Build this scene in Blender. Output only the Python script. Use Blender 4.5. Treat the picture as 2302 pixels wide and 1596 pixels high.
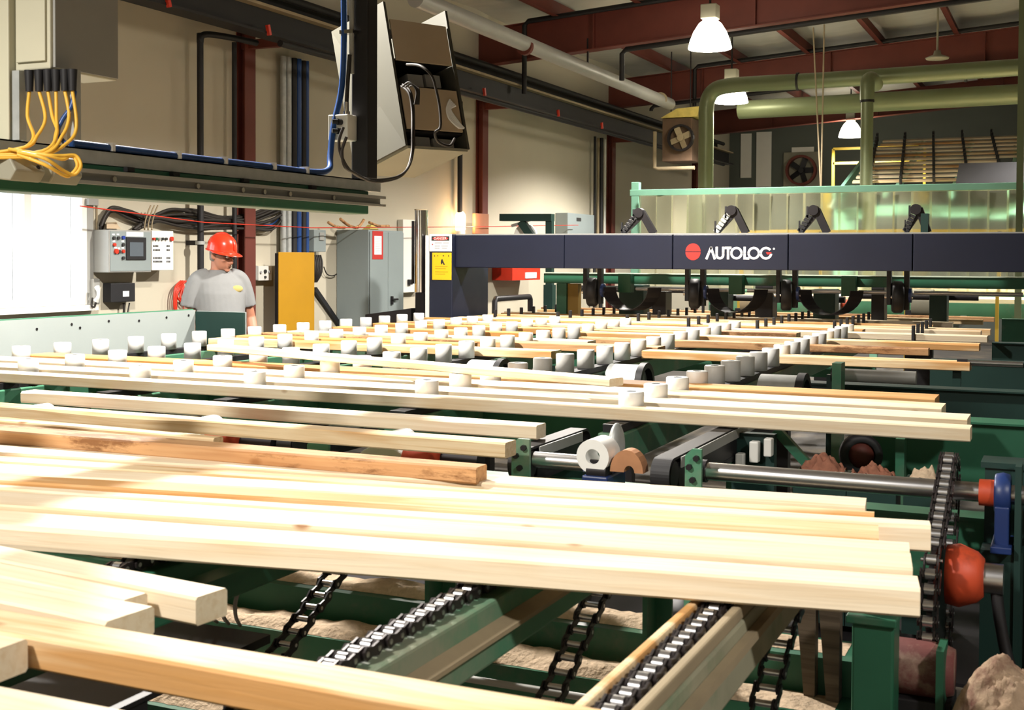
import bpy, bmesh, math, random
from mathutils import Vector, Matrix, Euler, noise
random.seed(7)
for o in list(bpy.data.objects): bpy.data.objects.remove(o)
SC = bpy.context.scene
COL = SC.collection
pi = math.pi
# ---------------------------------------------------------------- camera
FPX, AXX, AXY, EYE = 2783.0, 1151.0, 652.0, 1.65
cam_data = bpy.data.cameras.new('camera')
cam = bpy.data.objects.new('camera', cam_data); COL.objects.link(cam)
cam_data.sensor_fit = 'HORIZONTAL'; cam_data.sensor_width = 36.0
cam_data.lens = 36.0 * FPX / 2302.0
cam_data.shift_y = -(798.0 - AXY) / 2302.0
cam_data.clip_start = 0.05; cam_data.clip_end = 200
CR = (Matrix.Rotation(math.radians(24.34), 3, 'Z') @ Matrix.Rotation(math.radians(90 - 1.5), 3, 'X') @ Matrix.Rotation(math.radians(0.27), 3, 'Z'))
cam.matrix_world = Matrix.Translation((0, 0, EYE)) @ CR.to_4x4()
cam_data.dof.use_dof = True; cam_data.dof.focus_distance = 6.5; cam_data.dof.aperture_fstop = 11
SC.camera = cam
# ---------------------------------------------------------------- view, world, daylight
SC.view_settings.view_transform = 'Standard'; SC.view_settings.look = 'None'
SC.view_settings.gamma = 1.0; SC.view_settings.use_curve_mapping = False
SC.view_settings.exposure = 1.15
W = bpy.data.worlds.new('world'); SC.world = W; W.use_nodes = True
WN = W.node_tree.nodes['Background']; WN.inputs[0].default_value = (0.92, 0.96, 1.0, 1); WN.inputs[1].default_value = 3.0
LAMP_ROW = [(-3.85, 4.3), (-3.45, 8.5), (-3.46, 12.6), (-4.25, 16.6), (-3.9, 24.3)]
LAMP_Z = 4.02
LAMP_DZ = [0, 0, .11, .05, .27]
LAMP_W = [610, 430, 330, 500, 500]
def point_light(name, loc, watts, radius, colour):
    d = bpy.data.lights.new(name, 'POINT'); d.energy = watts; d.shadow_soft_size = radius; d.color = colour
    o = bpy.data.objects.new(name, d); COL.objects.link(o); o.location = loc
    return o
def spot_light(name, loc, watts, radius, colour, half):   # a reflector lamp or added fill shining down
    d = bpy.data.lights.new(name, 'SPOT'); d.energy = watts; d.shadow_soft_size = radius; d.color = colour
    d.spot_size = math.radians(2 * half); d.spot_blend = 0.35
    o = bpy.data.objects.new(name, d); COL.objects.link(o); o.location = loc
    return o
LCOL = (1.0, 0.945, 0.875)
for i, (lx, ly) in enumerate(LAMP_ROW):
    spot_light('lamp_or_fill_light', (lx, ly, LAMP_Z + LAMP_DZ[i] - 0.28), LAMP_W[i], 0.09, LCOL, 74)
# unseen fill spots, added behind the camera and right of the frame
for lx, ly, lw in ((-2.4, -0.6, 350), (2.2, 0.4, 190), (1.2, 14.6, 260), (.6, 16.6, 1100)):
    spot_light('lamp_or_fill_light', (lx, ly, LAMP_Z - 0.3), lw, 0.15, LCOL, 74)
# ---------------------------------------------------------------- pixel helpers (photo frame 2302 x 1596)
def ray(x, y): return CR @ Vector(((x - AXX) / FPX, -(y - AXY) / FPX, -1.0))
def on(ax, v, x, y):
    d = ray(x, y); e = Vector((0, 0, EYE)); t = (v - e[ax]) / d[ax]; return e + d * t
def onX(v, x, y): return on(0, v, x, y)
def onY(v, x, y): return on(1, v, x, y)
def onZ(v, x, y): return on(2, v, x, y)
def atD(d, x, y): return Vector((0, 0, EYE)) + ray(x, y) * d
# ---------------------------------------------------------------- materials
def mat(name, col, rough=0.6, metal=0.0, var=0.0, scale=8.0, stretch=None, bump=0.0, dirt=None, dirt_amt=0.5, emit=None, estr=0.0, trans=0.0, alpha=1.0, objvar=0.0, spec=0.5, ior=1.45, coat=0.0):
    m = bpy.data.materials.new(name); m.use_nodes = True
    nt = m.node_tree; N = nt.nodes; L = nt.links
    b = N['Principled BSDF']
    b.inputs['Base Color'].default_value = (*col, 1); b.inputs['Roughness'].default_value = rough
    b.inputs['Metallic'].default_value = metal; b.inputs['Specular IOR Level'].default_value = spec
    b.inputs['IOR'].default_value = ior; b.inputs['Coat Weight'].default_value = coat
    if trans: b.inputs['Transmission Weight'].default_value = trans
    if alpha < 1: b.inputs['Alpha'].default_value = alpha
    if emit: b.inputs['Emission Color'].default_value = (*emit, 1); b.inputs['Emission Strength'].default_value = estr
    out = None
    if var or dirt or bump or objvar:
        tc = N.new('ShaderNodeTexCoord'); mp = N.new('ShaderNodeMapping'); L.new(tc.outputs['Object'], mp.inputs['Vector'])
        if stretch: mp.inputs['Scale'].default_value = stretch
        oi = N.new('ShaderNodeObjectInfo')
        ml = N.new('ShaderNodeMath'); ml.operation = 'MULTIPLY'; ml.inputs[1].default_value = 37.0
        L.new(oi.outputs['Random'], ml.inputs[0])
        cb = N.new('ShaderNodeCombineXYZ')
        for k in range(3): L.new(ml.outputs[0], cb.inputs[k])
        L.new(cb.outputs[0], mp.inputs['Location'])
        nz = N.new('ShaderNodeTexNoise'); nz.inputs['Scale'].default_value = scale; nz.inputs['Detail'].default_value = 5
        L.new(mp.outputs[0], nz.inputs['Vector'])
        mx = N.new('ShaderNodeMix'); mx.data_type = 'RGBA'
        mx.inputs[6].default_value = (*[max(0, c * (1 - var)) for c in col], 1)
        mx.inputs[7].default_value = (*[min(1, c * (1 + var)) for c in col], 1)
        L.new(nz.outputs['Fac'], mx.inputs[0]); out = mx.outputs[2]
        if dirt:
            n2 = N.new('ShaderNodeTexNoise'); n2.inputs['Scale'].default_value = scale * 0.45; n2.inputs['Detail'].default_value = 8; n2.inputs['Roughness'].default_value = 0.7
            L.new(mp.outputs[0], n2.inputs['Vector'])
            cr = N.new('ShaderNodeValToRGB'); cr.color_ramp.elements[0].position = 1 - dirt_amt - 0.08; cr.color_ramp.elements[1].position = 1 - dirt_amt + 0.12
            L.new(n2.outputs['Fac'], cr.inputs[0])
            m2 = N.new('ShaderNodeMix'); m2.data_type = 'RGBA'; m2.inputs[7].default_value = (*dirt, 1)
            L.new(cr.outputs[0], m2.inputs[0]); L.new(out, m2.inputs[6]); out = m2.outputs[2]
        if objvar:
            mr = N.new('ShaderNodeMapRange'); mr.inputs[3].default_value = 1 - objvar; mr.inputs[4].default_value = 1 + objvar
            L.new(oi.outputs['Random'], mr.inputs[0])
            hs = N.new('ShaderNodeHueSaturation'); L.new(mr.outputs[0], hs.inputs['Value']); L.new(out, hs.inputs['Color']); out = hs.outputs[0]
        L.new(out, b.inputs['Base Color'])
        if bump:
            bp = N.new('ShaderNodeBump'); bp.inputs['Strength'].default_value = bump; bp.inputs['Distance'].default_value = 0.01
            L.new(nz.outputs['Fac'], bp.inputs['Height']); L.new(bp.outputs[0], b.inputs['Normal'])
    return m
def wood(name, light, dark, streak=0.5, bark=0.0, barkcol=(0.20, 0.09, 0.035), patch=0.0):
    """planed softwood: grain along local X, knots, optional warm heartwood patches"""
    m = bpy.data.materials.new(name); m.use_nodes = True
    nt = m.node_tree; N = nt.nodes; L = nt.links; b = N['Principled BSDF']
    b.inputs['Roughness'].default_value = 0.62; b.inputs['Specular IOR Level'].default_value = 0.25
    tc = N.new('ShaderNodeTexCoord'); oi = N.new('ShaderNodeObjectInfo')
    ml = N.new('ShaderNodeMath'); ml.operation = 'MULTIPLY'; ml.inputs[1].default_value = 61.0; L.new(oi.outputs['Random'], ml.inputs[0])
    cb = N.new('ShaderNodeCombineXYZ')
    for k in range(3): L.new(ml.outputs[0], cb.inputs[k])
    def mapped(sc):
        mp = N.new('ShaderNodeMapping'); mp.inputs['Scale'].default_value = sc
        L.new(tc.outputs['Object'], mp.inputs['Vector']); L.new(cb.outputs[0], mp.inputs['Location']); return mp.outputs[0]
    def mix(fac, a, c):
        x = N.new('ShaderNodeMix'); x.data_type = 'RGBA'
        if isinstance(a, tuple): x.inputs[6].default_value = (*a, 1)
        else: L.new(a, x.inputs[6])
        if isinstance(c, tuple): x.inputs[7].default_value = (*c, 1)
        else: L.new(c, x.inputs[7])
        L.new(fac, x.inputs[0]); return x.outputs[2]
    def ramp(src, lo, hi, k=1.0):
        cr = N.new('ShaderNodeValToRGB'); cr.color_ramp.elements[0].position = lo; cr.color_ramp.elements[1].position = hi
        cr.color_ramp.elements[1].color = (k, k, k, 1); L.new(src, cr.inputs[0]); return cr.outputs[0]
    n1 = N.new('ShaderNodeTexNoise'); n1.inputs['Scale'].default_value = 9; n1.inputs['Detail'].default_value = 6; n1.inputs['Distortion'].default_value = 0.6
    L.new(mapped((0.35, 9, 9)), n1.inputs['Vector'])
    c = mix(ramp(n1.outputs['Fac'], 0.42, 0.72, streak), light, dark)
    n2 = N.new('ShaderNodeTexNoise'); n2.inputs['Scale'].default_value = 1.4; n2.inputs['Detail'].default_value = 3
    L.new(mapped((1.2, 5, 5)), n2.inputs['Vector'])
    c = mix(ramp(n2.outputs['Fac'], 0.52, 0.74, 0.55), c, (dark[0] * 0.95, dark[1] * 0.82, dark[2] * 0.6))
    if patch:
        n3 = N.new('ShaderNodeTexNoise'); n3.inputs['Scale'].default_value = 1.1; n3.inputs['Detail'].default_value = 4
        L.new(mapped((0.9, 7, 7)), n3.inputs['Vector'])
        c = mix(ramp(n3.outputs['Fac'], 0.6 - patch * 0.25, 0.66 - patch * 0.15, 0.85), c, (0.52, 0.25, 0.07))
    vo = N.new('ShaderNodeTexVoronoi'); vo.inputs['Scale'].default_value = 3.6; vo.inputs['Randomness'].default_value = 1
    L.new(mapped((1.0, 1.7, 1.7)), vo.inputs['Vector'])
    inv = N.new('ShaderNodeMath'); inv.operation = 'SUBTRACT'; inv.inputs[0].default_value = 1.0; L.new(vo.outputs['Distance'], inv.inputs[1])
    c = mix(ramp(inv.outputs[0], 0.915, 0.965, 0.85), c, (0.30, 0.13, 0.045))
    if bark:
        n4 = N.new('ShaderNodeTexNoise'); n4.inputs['Scale'].default_value = 2.2; n4.inputs['Detail'].default_value = 8; n4.inputs['Roughness'].default_value = 0.75
        L.new(mapped((1, 4, 4)), n4.inputs['Vector'])
        c = mix(ramp(n4.outputs['Fac'], 0.66 - bark * 0.3, 0.74 - bark * 0.3, 0.95), c, barkcol)
    mr = N.new('ShaderNodeMapRange'); mr.inputs[3].default_value = 0.9; mr.inputs[4].default_value = 1.08; L.new(oi.outputs['Random'], mr.inputs[0])
    hs = N.new('ShaderNodeHueSaturation'); L.new(mr.outputs[0], hs.inputs['Value']); L.new(c, hs.inputs['Color'])
    L.new(hs.outputs[0], b.inputs['Base Color'])
    bp = N.new('ShaderNodeBump'); bp.inputs['Strength'].default_value = 0.25; bp.inputs['Distance'].default_value = 0.004
    L.new(n1.outputs['Fac'], bp.inputs['Height']); L.new(bp.outputs[0], b.inputs['Normal'])
    return m
M = {}
M['wood'] = wood('pale_wood', (0.80, 0.68, 0.50), (0.64, 0.46, 0.26))
M['wood_warm'] = wood('warm_wood', (0.76, 0.60, 0.38), (0.56, 0.35, 0.15), 0.7, patch=0.5)
M['wood_orange'] = wood('orange_wood', (0.62, 0.36, 0.15), (0.40, 0.18, 0.06), 0.8, patch=0.7)
M['wood_bark'] = wood('barky_wood', (0.56, 0.33, 0.16), (0.38, 0.18, 0.075), 0.8, bark=0.5)
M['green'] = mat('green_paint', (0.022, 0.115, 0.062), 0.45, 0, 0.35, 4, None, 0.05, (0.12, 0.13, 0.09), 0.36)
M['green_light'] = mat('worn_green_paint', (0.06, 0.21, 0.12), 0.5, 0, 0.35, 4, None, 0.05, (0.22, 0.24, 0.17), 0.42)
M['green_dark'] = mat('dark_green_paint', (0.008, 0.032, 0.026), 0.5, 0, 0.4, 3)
M['dusty'] = mat('dusty_green_steel', (0.30, 0.29, 0.20), 0.7, 0, 0.3, 6, None, 0.1, (0.10, 0.19, 0.10), 0.42)
M['mint'] = mat('mint_paint', (0.20, 0.43, 0.31), 0.45, 0, 0.2, 3)
M['navy'] = mat('navy_paint', (0.009, 0.012, 0.028), 0.42, 0, 0.2, 3)
M['black'] = mat('black_rubber', (0.012, 0.012, 0.014), 0.55, 0, 0.2, 8)
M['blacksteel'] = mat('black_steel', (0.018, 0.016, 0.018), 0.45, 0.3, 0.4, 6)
M['oily'] = mat('oily_chain_steel', (0.03, 0.024, 0.024), 0.38, 0.5, 0.5, 40)
M['steel'] = mat('bright_steel', (0.55, 0.55, 0.56), 0.28, 1.0, 0.2, 6, (1, 12, 12))
M['galv'] = mat('galvanised_steel', (0.42, 0.44, 0.43), 0.45, 0.35, 0.25, 25, None, 0.03)
M['chrome'] = mat('chrome', (0.75, 0.73, 0.72), 0.12, 1.0)
M['wall'] = mat('wall_paint', (0.50, 0.46, 0.36), 0.8, 0, 0.06, 1.5, None, 0.05)
M['white'] = mat('white_enamel', (0.78, 0.77, 0.72), 0.4, 0, 0.04, 6)
M['plastic'] = mat('white_plastic', (0.80, 0.80, 0.77), 0.38, 0, 0.06, 22, None, 0.02, (0.45, 0.36, 0.22), 0.27)
M['bore'] = mat('dark_bore', (0.05, 0.03, 0.02), 0.8)
M['insul'] = mat('roof_insulation', (0.52, 0.52, 0.47), 0.75, 0, 0.12, 2.2, (1, 3, 1), 0.35)
M['rust'] = mat('red_oxide_steel', (0.13, 0.028, 0.018), 0.6, 0, 0.3, 3)
M['darksteel'] = mat('dusty_dark_steel', (0.011, 0.010, 0.011), 0.6, 0.1, 0.4, 4)
M['duststeel'] = mat('dusty_tan_steel', (0.30, 0.24, 0.15), 0.8, 0, 0.3, 8)
M['concrete'] = mat('concrete_floor', (0.05, 0.045, 0.04), 0.85, 0, 0.3, 2, None, 0.1, (0.14, 0.11, 0.07), 0.4)
M['sawdust'] = mat('sawdust', (0.55, 0.42, 0.29), 0.95, 0, 0.35, 60, None, 0.8, (0.20, 0.12, 0.07), 0.3)
M['yellow'] = mat('yellow_paint', (0.46, 0.235, 0.008), 0.5, 0, 0.12, 3)
M['red'] = mat('red_paint', (0.55, 0.035, 0.015), 0.4, 0, 0.2, 6)
M['redmotor'] = mat('orange_red_paint', (0.48, 0.06, 0.02), 0.5, 0, 0.3, 8, None, 0, (0.07, 0.03, 0.02), 0.36)
M['greybox'] = mat('grey_enclosure', (0.24, 0.28, 0.28), 0.45, 0, 0.08, 3)
M['grey'] = mat('grey_steel', (0.32, 0.32, 0.30), 0.45, 0.1, 0.1, 5)
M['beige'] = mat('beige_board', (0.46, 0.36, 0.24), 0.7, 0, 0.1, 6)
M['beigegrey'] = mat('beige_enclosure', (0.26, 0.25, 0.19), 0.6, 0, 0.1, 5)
M['blue'] = mat('blue_hose', (0.015, 0.06, 0.22), 0.35, 0, 0.1, 4)
M['bluepaint'] = mat('blue_bearing_paint', (0.012, 0.03, 0.12), 0.4, 0, 0.3, 8)
M['cable'] = mat('yellow_cable', (0.70, 0.40, 0.045), 0.5, 0, 0.1, 6)
M['cord'] = mat('black_cord', (0.02, 0.016, 0.013), 0.55)
M['duct'] = mat('green_grey_duct', (0.16, 0.19, 0.10), 0.4, 0.25, 0.15, 3)
M['paper'] = mat('white_print', (0.82, 0.82, 0.82), 0.6)
M['ink'] = mat('black_print', (0.03, 0.03, 0.03), 0.6)
M['inkgrey'] = mat('grey_print', (0.45, 0.45, 0.46), 0.6)
M['redink'] = mat('red_print', (0.46, 0.03, 0.025), 0.5)
M['screen'] = mat('dark_screen', (0.10, 0.12, 0.14), 0.15, 0, 0.05, 3)
M['buttonblue'] = mat('blue_button', (0.02, 0.05, 0.3), 0.35)
M['palegreen'] = mat('pale_green_guard', (0.50, 0.58, 0.46), 0.5, 0, 0.1, 10)
M['plate'] = mat('painted_guard_plate', (0.33, 0.37, 0.36), 0.5, 0, 0.07, 3, None, 0, (0.25, 0.16, 0.08), 0.22)
M['foam'] = mat('yellow_foam', (0.55, 0.44, 0.12), 0.9, 0, 0.3, 14, None, 0.8)
M['clear'] = mat('clear_vinyl', (0.86, 0.88, 0.62), 0.22, 0, 0, trans=0.8, ior=1.12)
M['housing'] = mat('darkened_housing_sheet', (0.055, 0.053, 0.04), 0.6, 0, 0.1, 5)  # housing sides darkened to offset the strong light of the near lamp
M['enclosure'] = mat('pale_enclosure', (0.50, 0.48, 0.36), 0.5, 0, 0.08, 5)
M['dustorange'] = mat('dusty_orange', (0.40, 0.19, 0.09), 0.7, 0, 0.4, 14)
M['glass'] = mat('window_glass', (0.96, 0.98, 0.98), 0.02, 0, 0, trans=1.0, ior=1.05)
M['lampglow'] = mat('lamp_shade_glow', (1, 0.95, 0.85), 0.3, emit=(1.0, 0.90, 0.72), estr=14.0)
M['orangeglow'] = mat('orange_lamp_glow', (1, 0.8, 0.5), 0.3, emit=(1.0, 0.62, 0.28), estr=5.0)
M['skin'] = mat('skin', (0.42, 0.18, 0.11), 0.5, 0, 0.12, 14)
M['shirt'] = mat('grey_cotton', (0.21, 0.215, 0.215), 0.9, 0, 0.08, 20, None, 0.15)
M['jeans'] = mat('blue_denim', (0.05, 0.07, 0.13), 0.85, 0, 0.2, 40)
M['hat'] = mat('red_hard_hat', (0.66, 0.035, 0.012), 0.25, 0, 0, coat=0.5)
M['leather'] = mat('brown_leather', (0.08, 0.04, 0.02), 0.6, 0, 0.2, 20)
M['hair'] = mat('grey_hair', (0.25, 0.22, 0.2), 0.8, 0, 0.3, 60)
M['oldwood'] = wood('weathered_wood', (0.16, 0.12, 0.085), (0.07, 0.05, 0.035), 0.9)
# ---------------------------------------------------------------- mesh builder
class MB:
    def __init__(s): s.v = []; s.f = []; s.sm = []
    def add(s, vs, fs, smooth=False):
        n = len(s.v); s.v += [Vector(p) for p in vs]
        for q in fs: s.f.append([i + n for i in q]); s.sm.append(smooth)
        return s
    def hexa(s, c):   # 4 bottom + 4 top corners
        return s.add(c, [(3, 2, 1, 0), (4, 5, 6, 7), (0, 1, 5, 4), (1, 2, 6, 5), (2, 3, 7, 6), (3, 0, 4, 7)])
    def box(s, x0, x1, y0, y1, z0, z1):
        return s.hexa([(x0, y0, z0), (x1, y0, z0), (x1, y1, z0), (x0, y1, z0), (x0, y0, z1), (x1, y0, z1), (x1, y1, z1), (x0, y1, z1)])
    def cbox(s, c, sx, sy, sz, rot=None):
        R = rot.to_matrix() if isinstance(rot, Euler) else (rot or Matrix.Identity(3))
        h = [(-1, -1, -1), (1, -1, -1), (1, 1, -1), (-1, 1, -1), (-1, -1, 1), (1, -1, 1), (1, 1, 1), (-1, 1, 1)]
        return s.hexa([Vector(c) + R @ Vector((a * sx / 2, b * sy / 2, d * sz / 2)) for a, b, d in h])
    def bar(s, p, q, w, h, up=(0, 0, 1)):   # box beam from p to q, width w, height h
        p = Vector(p); q = Vector(q); d = (q - p).normalized(); u = Vector(up)
        a = d.cross(u).normalized() * w / 2; u = a.cross(d).normalized() * h / 2
        c = [p - a - u, p + a - u, q + a - u, q - a - u, p - a + u, p + a + u, q + a + u, q - a + u]
        return s.hexa(c)
    def rings(s, rs, caps=True, smooth=True, closed=False):
        n = len(rs[0]); m = len(rs); vs = [p for r in rs for p in r]; fs = []
        for i in range(m if closed else m - 1):
            j = (i + 1) % m
            for k in range(n):
                l = (k + 1) % n; fs.append((i * n + k, i * n + l, j * n + l, j * n + k))
        s.add(vs, fs, smooth)
        if caps and not closed:
            s.add(rs[0], [tuple(range(n))[::-1]]); s.add(rs[-1], [tuple(range(n))])
        return s
    def cyl(s, p, q, r, n=16, r2=None, caps=True):
        p = Vector(p); q = Vector(q); d = (q - p).normalized()
        a = d.orthogonal().normalized(); b = d.cross(a); r2 = r if r2 is None else r2
        R = [[c + (a * math.cos(2 * pi * k / n) + b * math.sin(2 * pi * k / n)) * rr for k in range(n)] for c, rr in ((p, r), (q, r2))]
        return s.rings(R, caps)
    def tube(s, p, q, ro, ri, n=20):    # hollow cylinder
        p = Vector(p); q = Vector(q); d = (q - p).normalized(); a = d.orthogonal().normalized(); b = d.cross(a)
        def ring(c, rr): return [c + (a * math.cos(2 * pi * k / n) + b * math.sin(2 * pi * k / n)) * rr for k in range(n)]
        s.rings([ring(p, ri), ring(p, ro)], False, False); s.rings([ring(p, ro), ring(q, ro)], False)
        s.rings([ring(q, ro), ring(q, ri)], False, False); s.rings([ring(q, ri), ring(p, ri)], False)
        return s
    def lathe(s, prof, c=(0, 0, 0), axis=(0, 0, 1), n=24, caps=False):
        d = Vector(axis).normalized(); a = d.orthogonal().normalized(); b = d.cross(a); c = Vector(c)
        R = [[c + d * z + (a * math.cos(2 * pi * k / n) + b * math.sin(2 * pi * k / n)) * max(r, 1e-4) for k in range(n)] for r, z in prof]
        return s.rings(R, caps)
    def path(s, pts, r, n=8, closed=False, smooth_pts=True):
        P = [Vector(p) for p in pts]
        if smooth_pts and len(P) > 2: P = spline(P, closed)
        m = len(P); R = []; a = None
        for i in range(m):
            d = (P[(i + 1) % m] - P[i - 1]) if (closed or 0 < i < m - 1) else (P[1] - P[0] if i == 0 else P[-1] - P[-2])
            d.normalize()
            if a is None: a = d.orthogonal().normalized()
            a = (a - d * a.dot(d)).normalized() if (a - d * a.dot(d)).length > 1e-6 else d.orthogonal().normalized()
            b = d.cross(a)
            rr = r(i / (m - 1)) if callable(r) else r
            R.append([P[i] + (a * math.cos(2 * pi * k / n) + b * math.sin(2 * pi * k / n)) * rr for k in range(n)])
        return s.rings(R, True, True, closed)
    def prism(s, poly, dv):    # polygon (3D points) extruded by dv
        dv = Vector(dv); A = [Vector(p) for p in poly]; B = [p + dv for p in A]; n = len(A)
        s.add(A + B, [tuple(range(n))[::-1], tuple(range(n, 2 * n))] + [(i, (i + 1) % n, n + (i + 1) % n, n + i) for i in range(n)])
        return s
    def ball(s, c, r, n=14, sc=(1, 1, 1)):
        c = Vector(c)
        R = []
        for i in range(n + 1):
            t = pi * i / n; R.append([c + Vector((max(1e-4, math.sin(t)) * r * math.cos(2 * pi * k / (2 * n)) * sc[0], max(1e-4, math.sin(t)) * r * math.sin(2 * pi * k / (2 * n)) * sc[1], -math.cos(t) * r * sc[2])) for k in range(2 * n)])
        return s.rings(R, True)
    def build(s, name, m, parent=None, bevel=0.0, seg=2, m2=None, f2=()):
        me = bpy.data.meshes.new(name)
        if parent is not None: off = WL[parent.name]
        else:
            lo = [min(v[k] for v in s.v) for k in range(3)]; hi = [max(v[k] for v in s.v) for k in range(3)]
            off = Vector(((lo[0] + hi[0]) / 2, (lo[1] + hi[1]) / 2, lo[2]))
        me.from_pydata([tuple(v - off) for v in s.v], [], s.f)
        me.polygons.foreach_set('use_smooth', s.sm)
        bm = bmesh.new(); bm.from_mesh(me); bmesh.ops.recalc_face_normals(bm, faces=bm.faces); bm.to_mesh(me); bm.free()
        me.update()
        o = bpy.data.objects.new(name, me); COL.objects.link(o)
        me.materials.append(m if not isinstance(m, str) else M[m])
        if m2:
            me.materials.append(M[m2])
            for i in f2: me.polygons[i].material_index = 1
        if parent is not None: o.parent = parent; WL[o.name] = off
        else: o.location = off; WL[o.name] = off
        if bevel:
            bv = o.modifiers.new('bevel', 'BEVEL'); bv.width = bevel; bv.segments = seg; bv.limit_method = 'ANGLE'; bv.angle_limit = math.radians(50)
        return o
WL = {}
def spline(P, closed=False, sub=6):
    out = []; m = len(P); rng = m if closed else m - 1
    for i in range(rng):
        p0 = P[(i - 1) % m] if (closed or i > 0) else P[0]; p1 = P[i]; p2 = P[(i + 1) % m]; p3 = P[(i + 2) % m] if (closed or i < m - 2) else P[-1]
        for k in range(sub):
            t = k / sub
            out.append(0.5 * ((2 * p1) + (p2 - p0) * t + (2 * p0 - 5 * p1 + 4 * p2 - p3) * t * t + (3 * p1 - p0 - 3 * p2 + p3) * t ** 3))
    if not closed: out.append(P[-1])
    return out
def tag(o, label=None, cat=None, group=None, kind=None):
    if label: o['label'] = label
    if cat: o['category'] = cat
    if group: o['group'] = group
    if kind: o['kind'] = kind
    return o
def thing(name, label, cat, loc, group=None):
    o = bpy.data.objects.new(name, None); COL.objects.link(o); o.empty_display_size = 0.1
    o.location = loc; WL[o.name] = Vector(loc)
    return tag(o, label, cat, group)
def struct(name, mb, m, bevel=0.0): return tag(mb.build(name, m, None, bevel), kind='structure')
def one(name, mb, m, label, cat, group=None, bevel=0.0): return tag(mb.build(name, m, None, bevel), label, cat, group)
def dup(root, dloc, label=None):
    def cp(o, par):
        c = o.copy(); COL.objects.link(c)
        if par is not None: c.parent = par
        for ch in o.children: cp(ch, c)
        return c
    r = cp(root, None); r.location = Vector(root.location) + Vector(dloc)
    if label: r['label'] = label
    return r
ORD = ['first', 'second', 'third', 'fourth', 'fifth', 'sixth', 'seventh', 'eighth', 'ninth', 'tenth', 'eleventh', 'twelfth', 'thirteenth', 'fourteenth', 'fifteenth', 'sixteenth', 'seventeenth', 'eighteenth', 'nineteenth', 'twentieth']
# ================================================================ SETTING
WX = -7.0
b = MB()
b.box(WX - .15, WX, -3, 6.2, 0, 5.2); b.box(WX - .15, WX, 7.4, 27.2, 0, 5.2)
b.box(WX - .15, WX, 6.2, 7.4, 0, 1.27); b.box(WX - .15, WX, 6.2, 7.4, 2.2, 5.2)
struct('wall_left', b, 'wall')
struct('wall_far', MB().box(WX, 6, 27.2, 27.35, 0, 5.9), mat('far_wall_panel', (0.10, 0.115, 0.10), 0.8, 0, 0.15, 1.2))
struct('wall_right', MB().box(6, 6.15, -3, 27.35, 0, 5.9), 'wall')
struct('wall_back', MB().box(WX - .15, 6.15, -3.15, -3, 0, 5.9), 'wall')
struct('floor', MB().box(WX - .15, 6.15, -3, 27.35, -.15, 0), 'concrete')
RS = 0.07
def roofz(x): return 4.56 + RS * (x - WX)
b = MB(); nx, ny = 66, 100     # sagging insulation blanket between the purlins
PUR = [-6.97 + 1.07 * k for k in range(13)]
vs = []; fs = []
for i in range(nx + 1):
    x = WX - .05 + (13.1) * i / nx
    for j in range(ny + 1):
        y = -3 + 30.3 * j / ny
        ph = ((x - PUR[0]) / 1.07) % 1.0; py = ((y - 4.4) / 4.95) % 1.0
        vs.append((x, y, roofz(x) + .24 - .05 * math.sin(pi * ph) + .045 * (abs(py - .5) * 2) ** 3))
for i in range(nx):
    for j in range(ny): fs.append((i * (ny + 1) + j, i * (ny + 1) + j + 1, (i + 1) * (ny + 1) + j + 1, (i + 1) * (ny + 1) + j))
b.add(vs, fs, True)
b.add([(v[0], v[1], v[2] + .3) for v in vs], fs, True)
struct('ceiling', b, 'insul')
YF = [-0.5, 4.4, 9.4, 14.4, 19.3, 24.3]
for i, y in enumerate(YF):       # tapered steel frames across the hall
    b = MB(); z0, z1 = roofz(WX), roofz(5.9)
    for (dz0, dz1, hw) in ((-.46, -.445, .09), (-.012, 0, .09), (-.445, -.012, .006)):
        b.hexa([(WX, y - hw, z0 + dz0), (5.95, y - hw, z1 + dz0), (5.95, y + hw, z1 + dz0), (WX, y + hw, z0 + dz0), (WX, y - hw, z0 + dz1), (5.95, y - hw, z1 + dz1), (5.95, y + hw, z1 + dz1), (WX, y + hw, z0 + dz1)])
    for x in (-5.4, -3.4, -1.2): b.box(x - .006, x + .006, y - .085, y + .085, roofz(x) - .445, roofz(x) - .012)
    tag(b.build('rafter', M['rust']), kind='structure')
for x in PUR[1:]:
    b = MB()
    for k in range(len(YF)):
        y0 = YF[k]; y1 = YF[k + 1] if k + 1 < len(YF) else 27.2
        z = roofz(x)
        b.box(x - .004, x + .004, y0 + .0, y1, z, z + .2); b.box(x, x + .07, y0, y1, z, z + .006); b.box(x - .07, x, y0, y1, z + .19, z + .2)
    tag(b.build('purlin', M['rust']), kind='structure')
for y in YF[1:]:
    b = MB(); x0 = WX + .003
    b.box(x0, x0 + .01, y - .08, y + .08, 0, 4.1); b.box(x0 + .01, x0 + .09, y - .005, y + .005, 0, 4.1); b.box(x0 + .09, x0 + .1, y - .08, y + .08, 0, 4.1)
    tag(b.build('wall_column', M['rust']), kind='structure')
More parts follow.
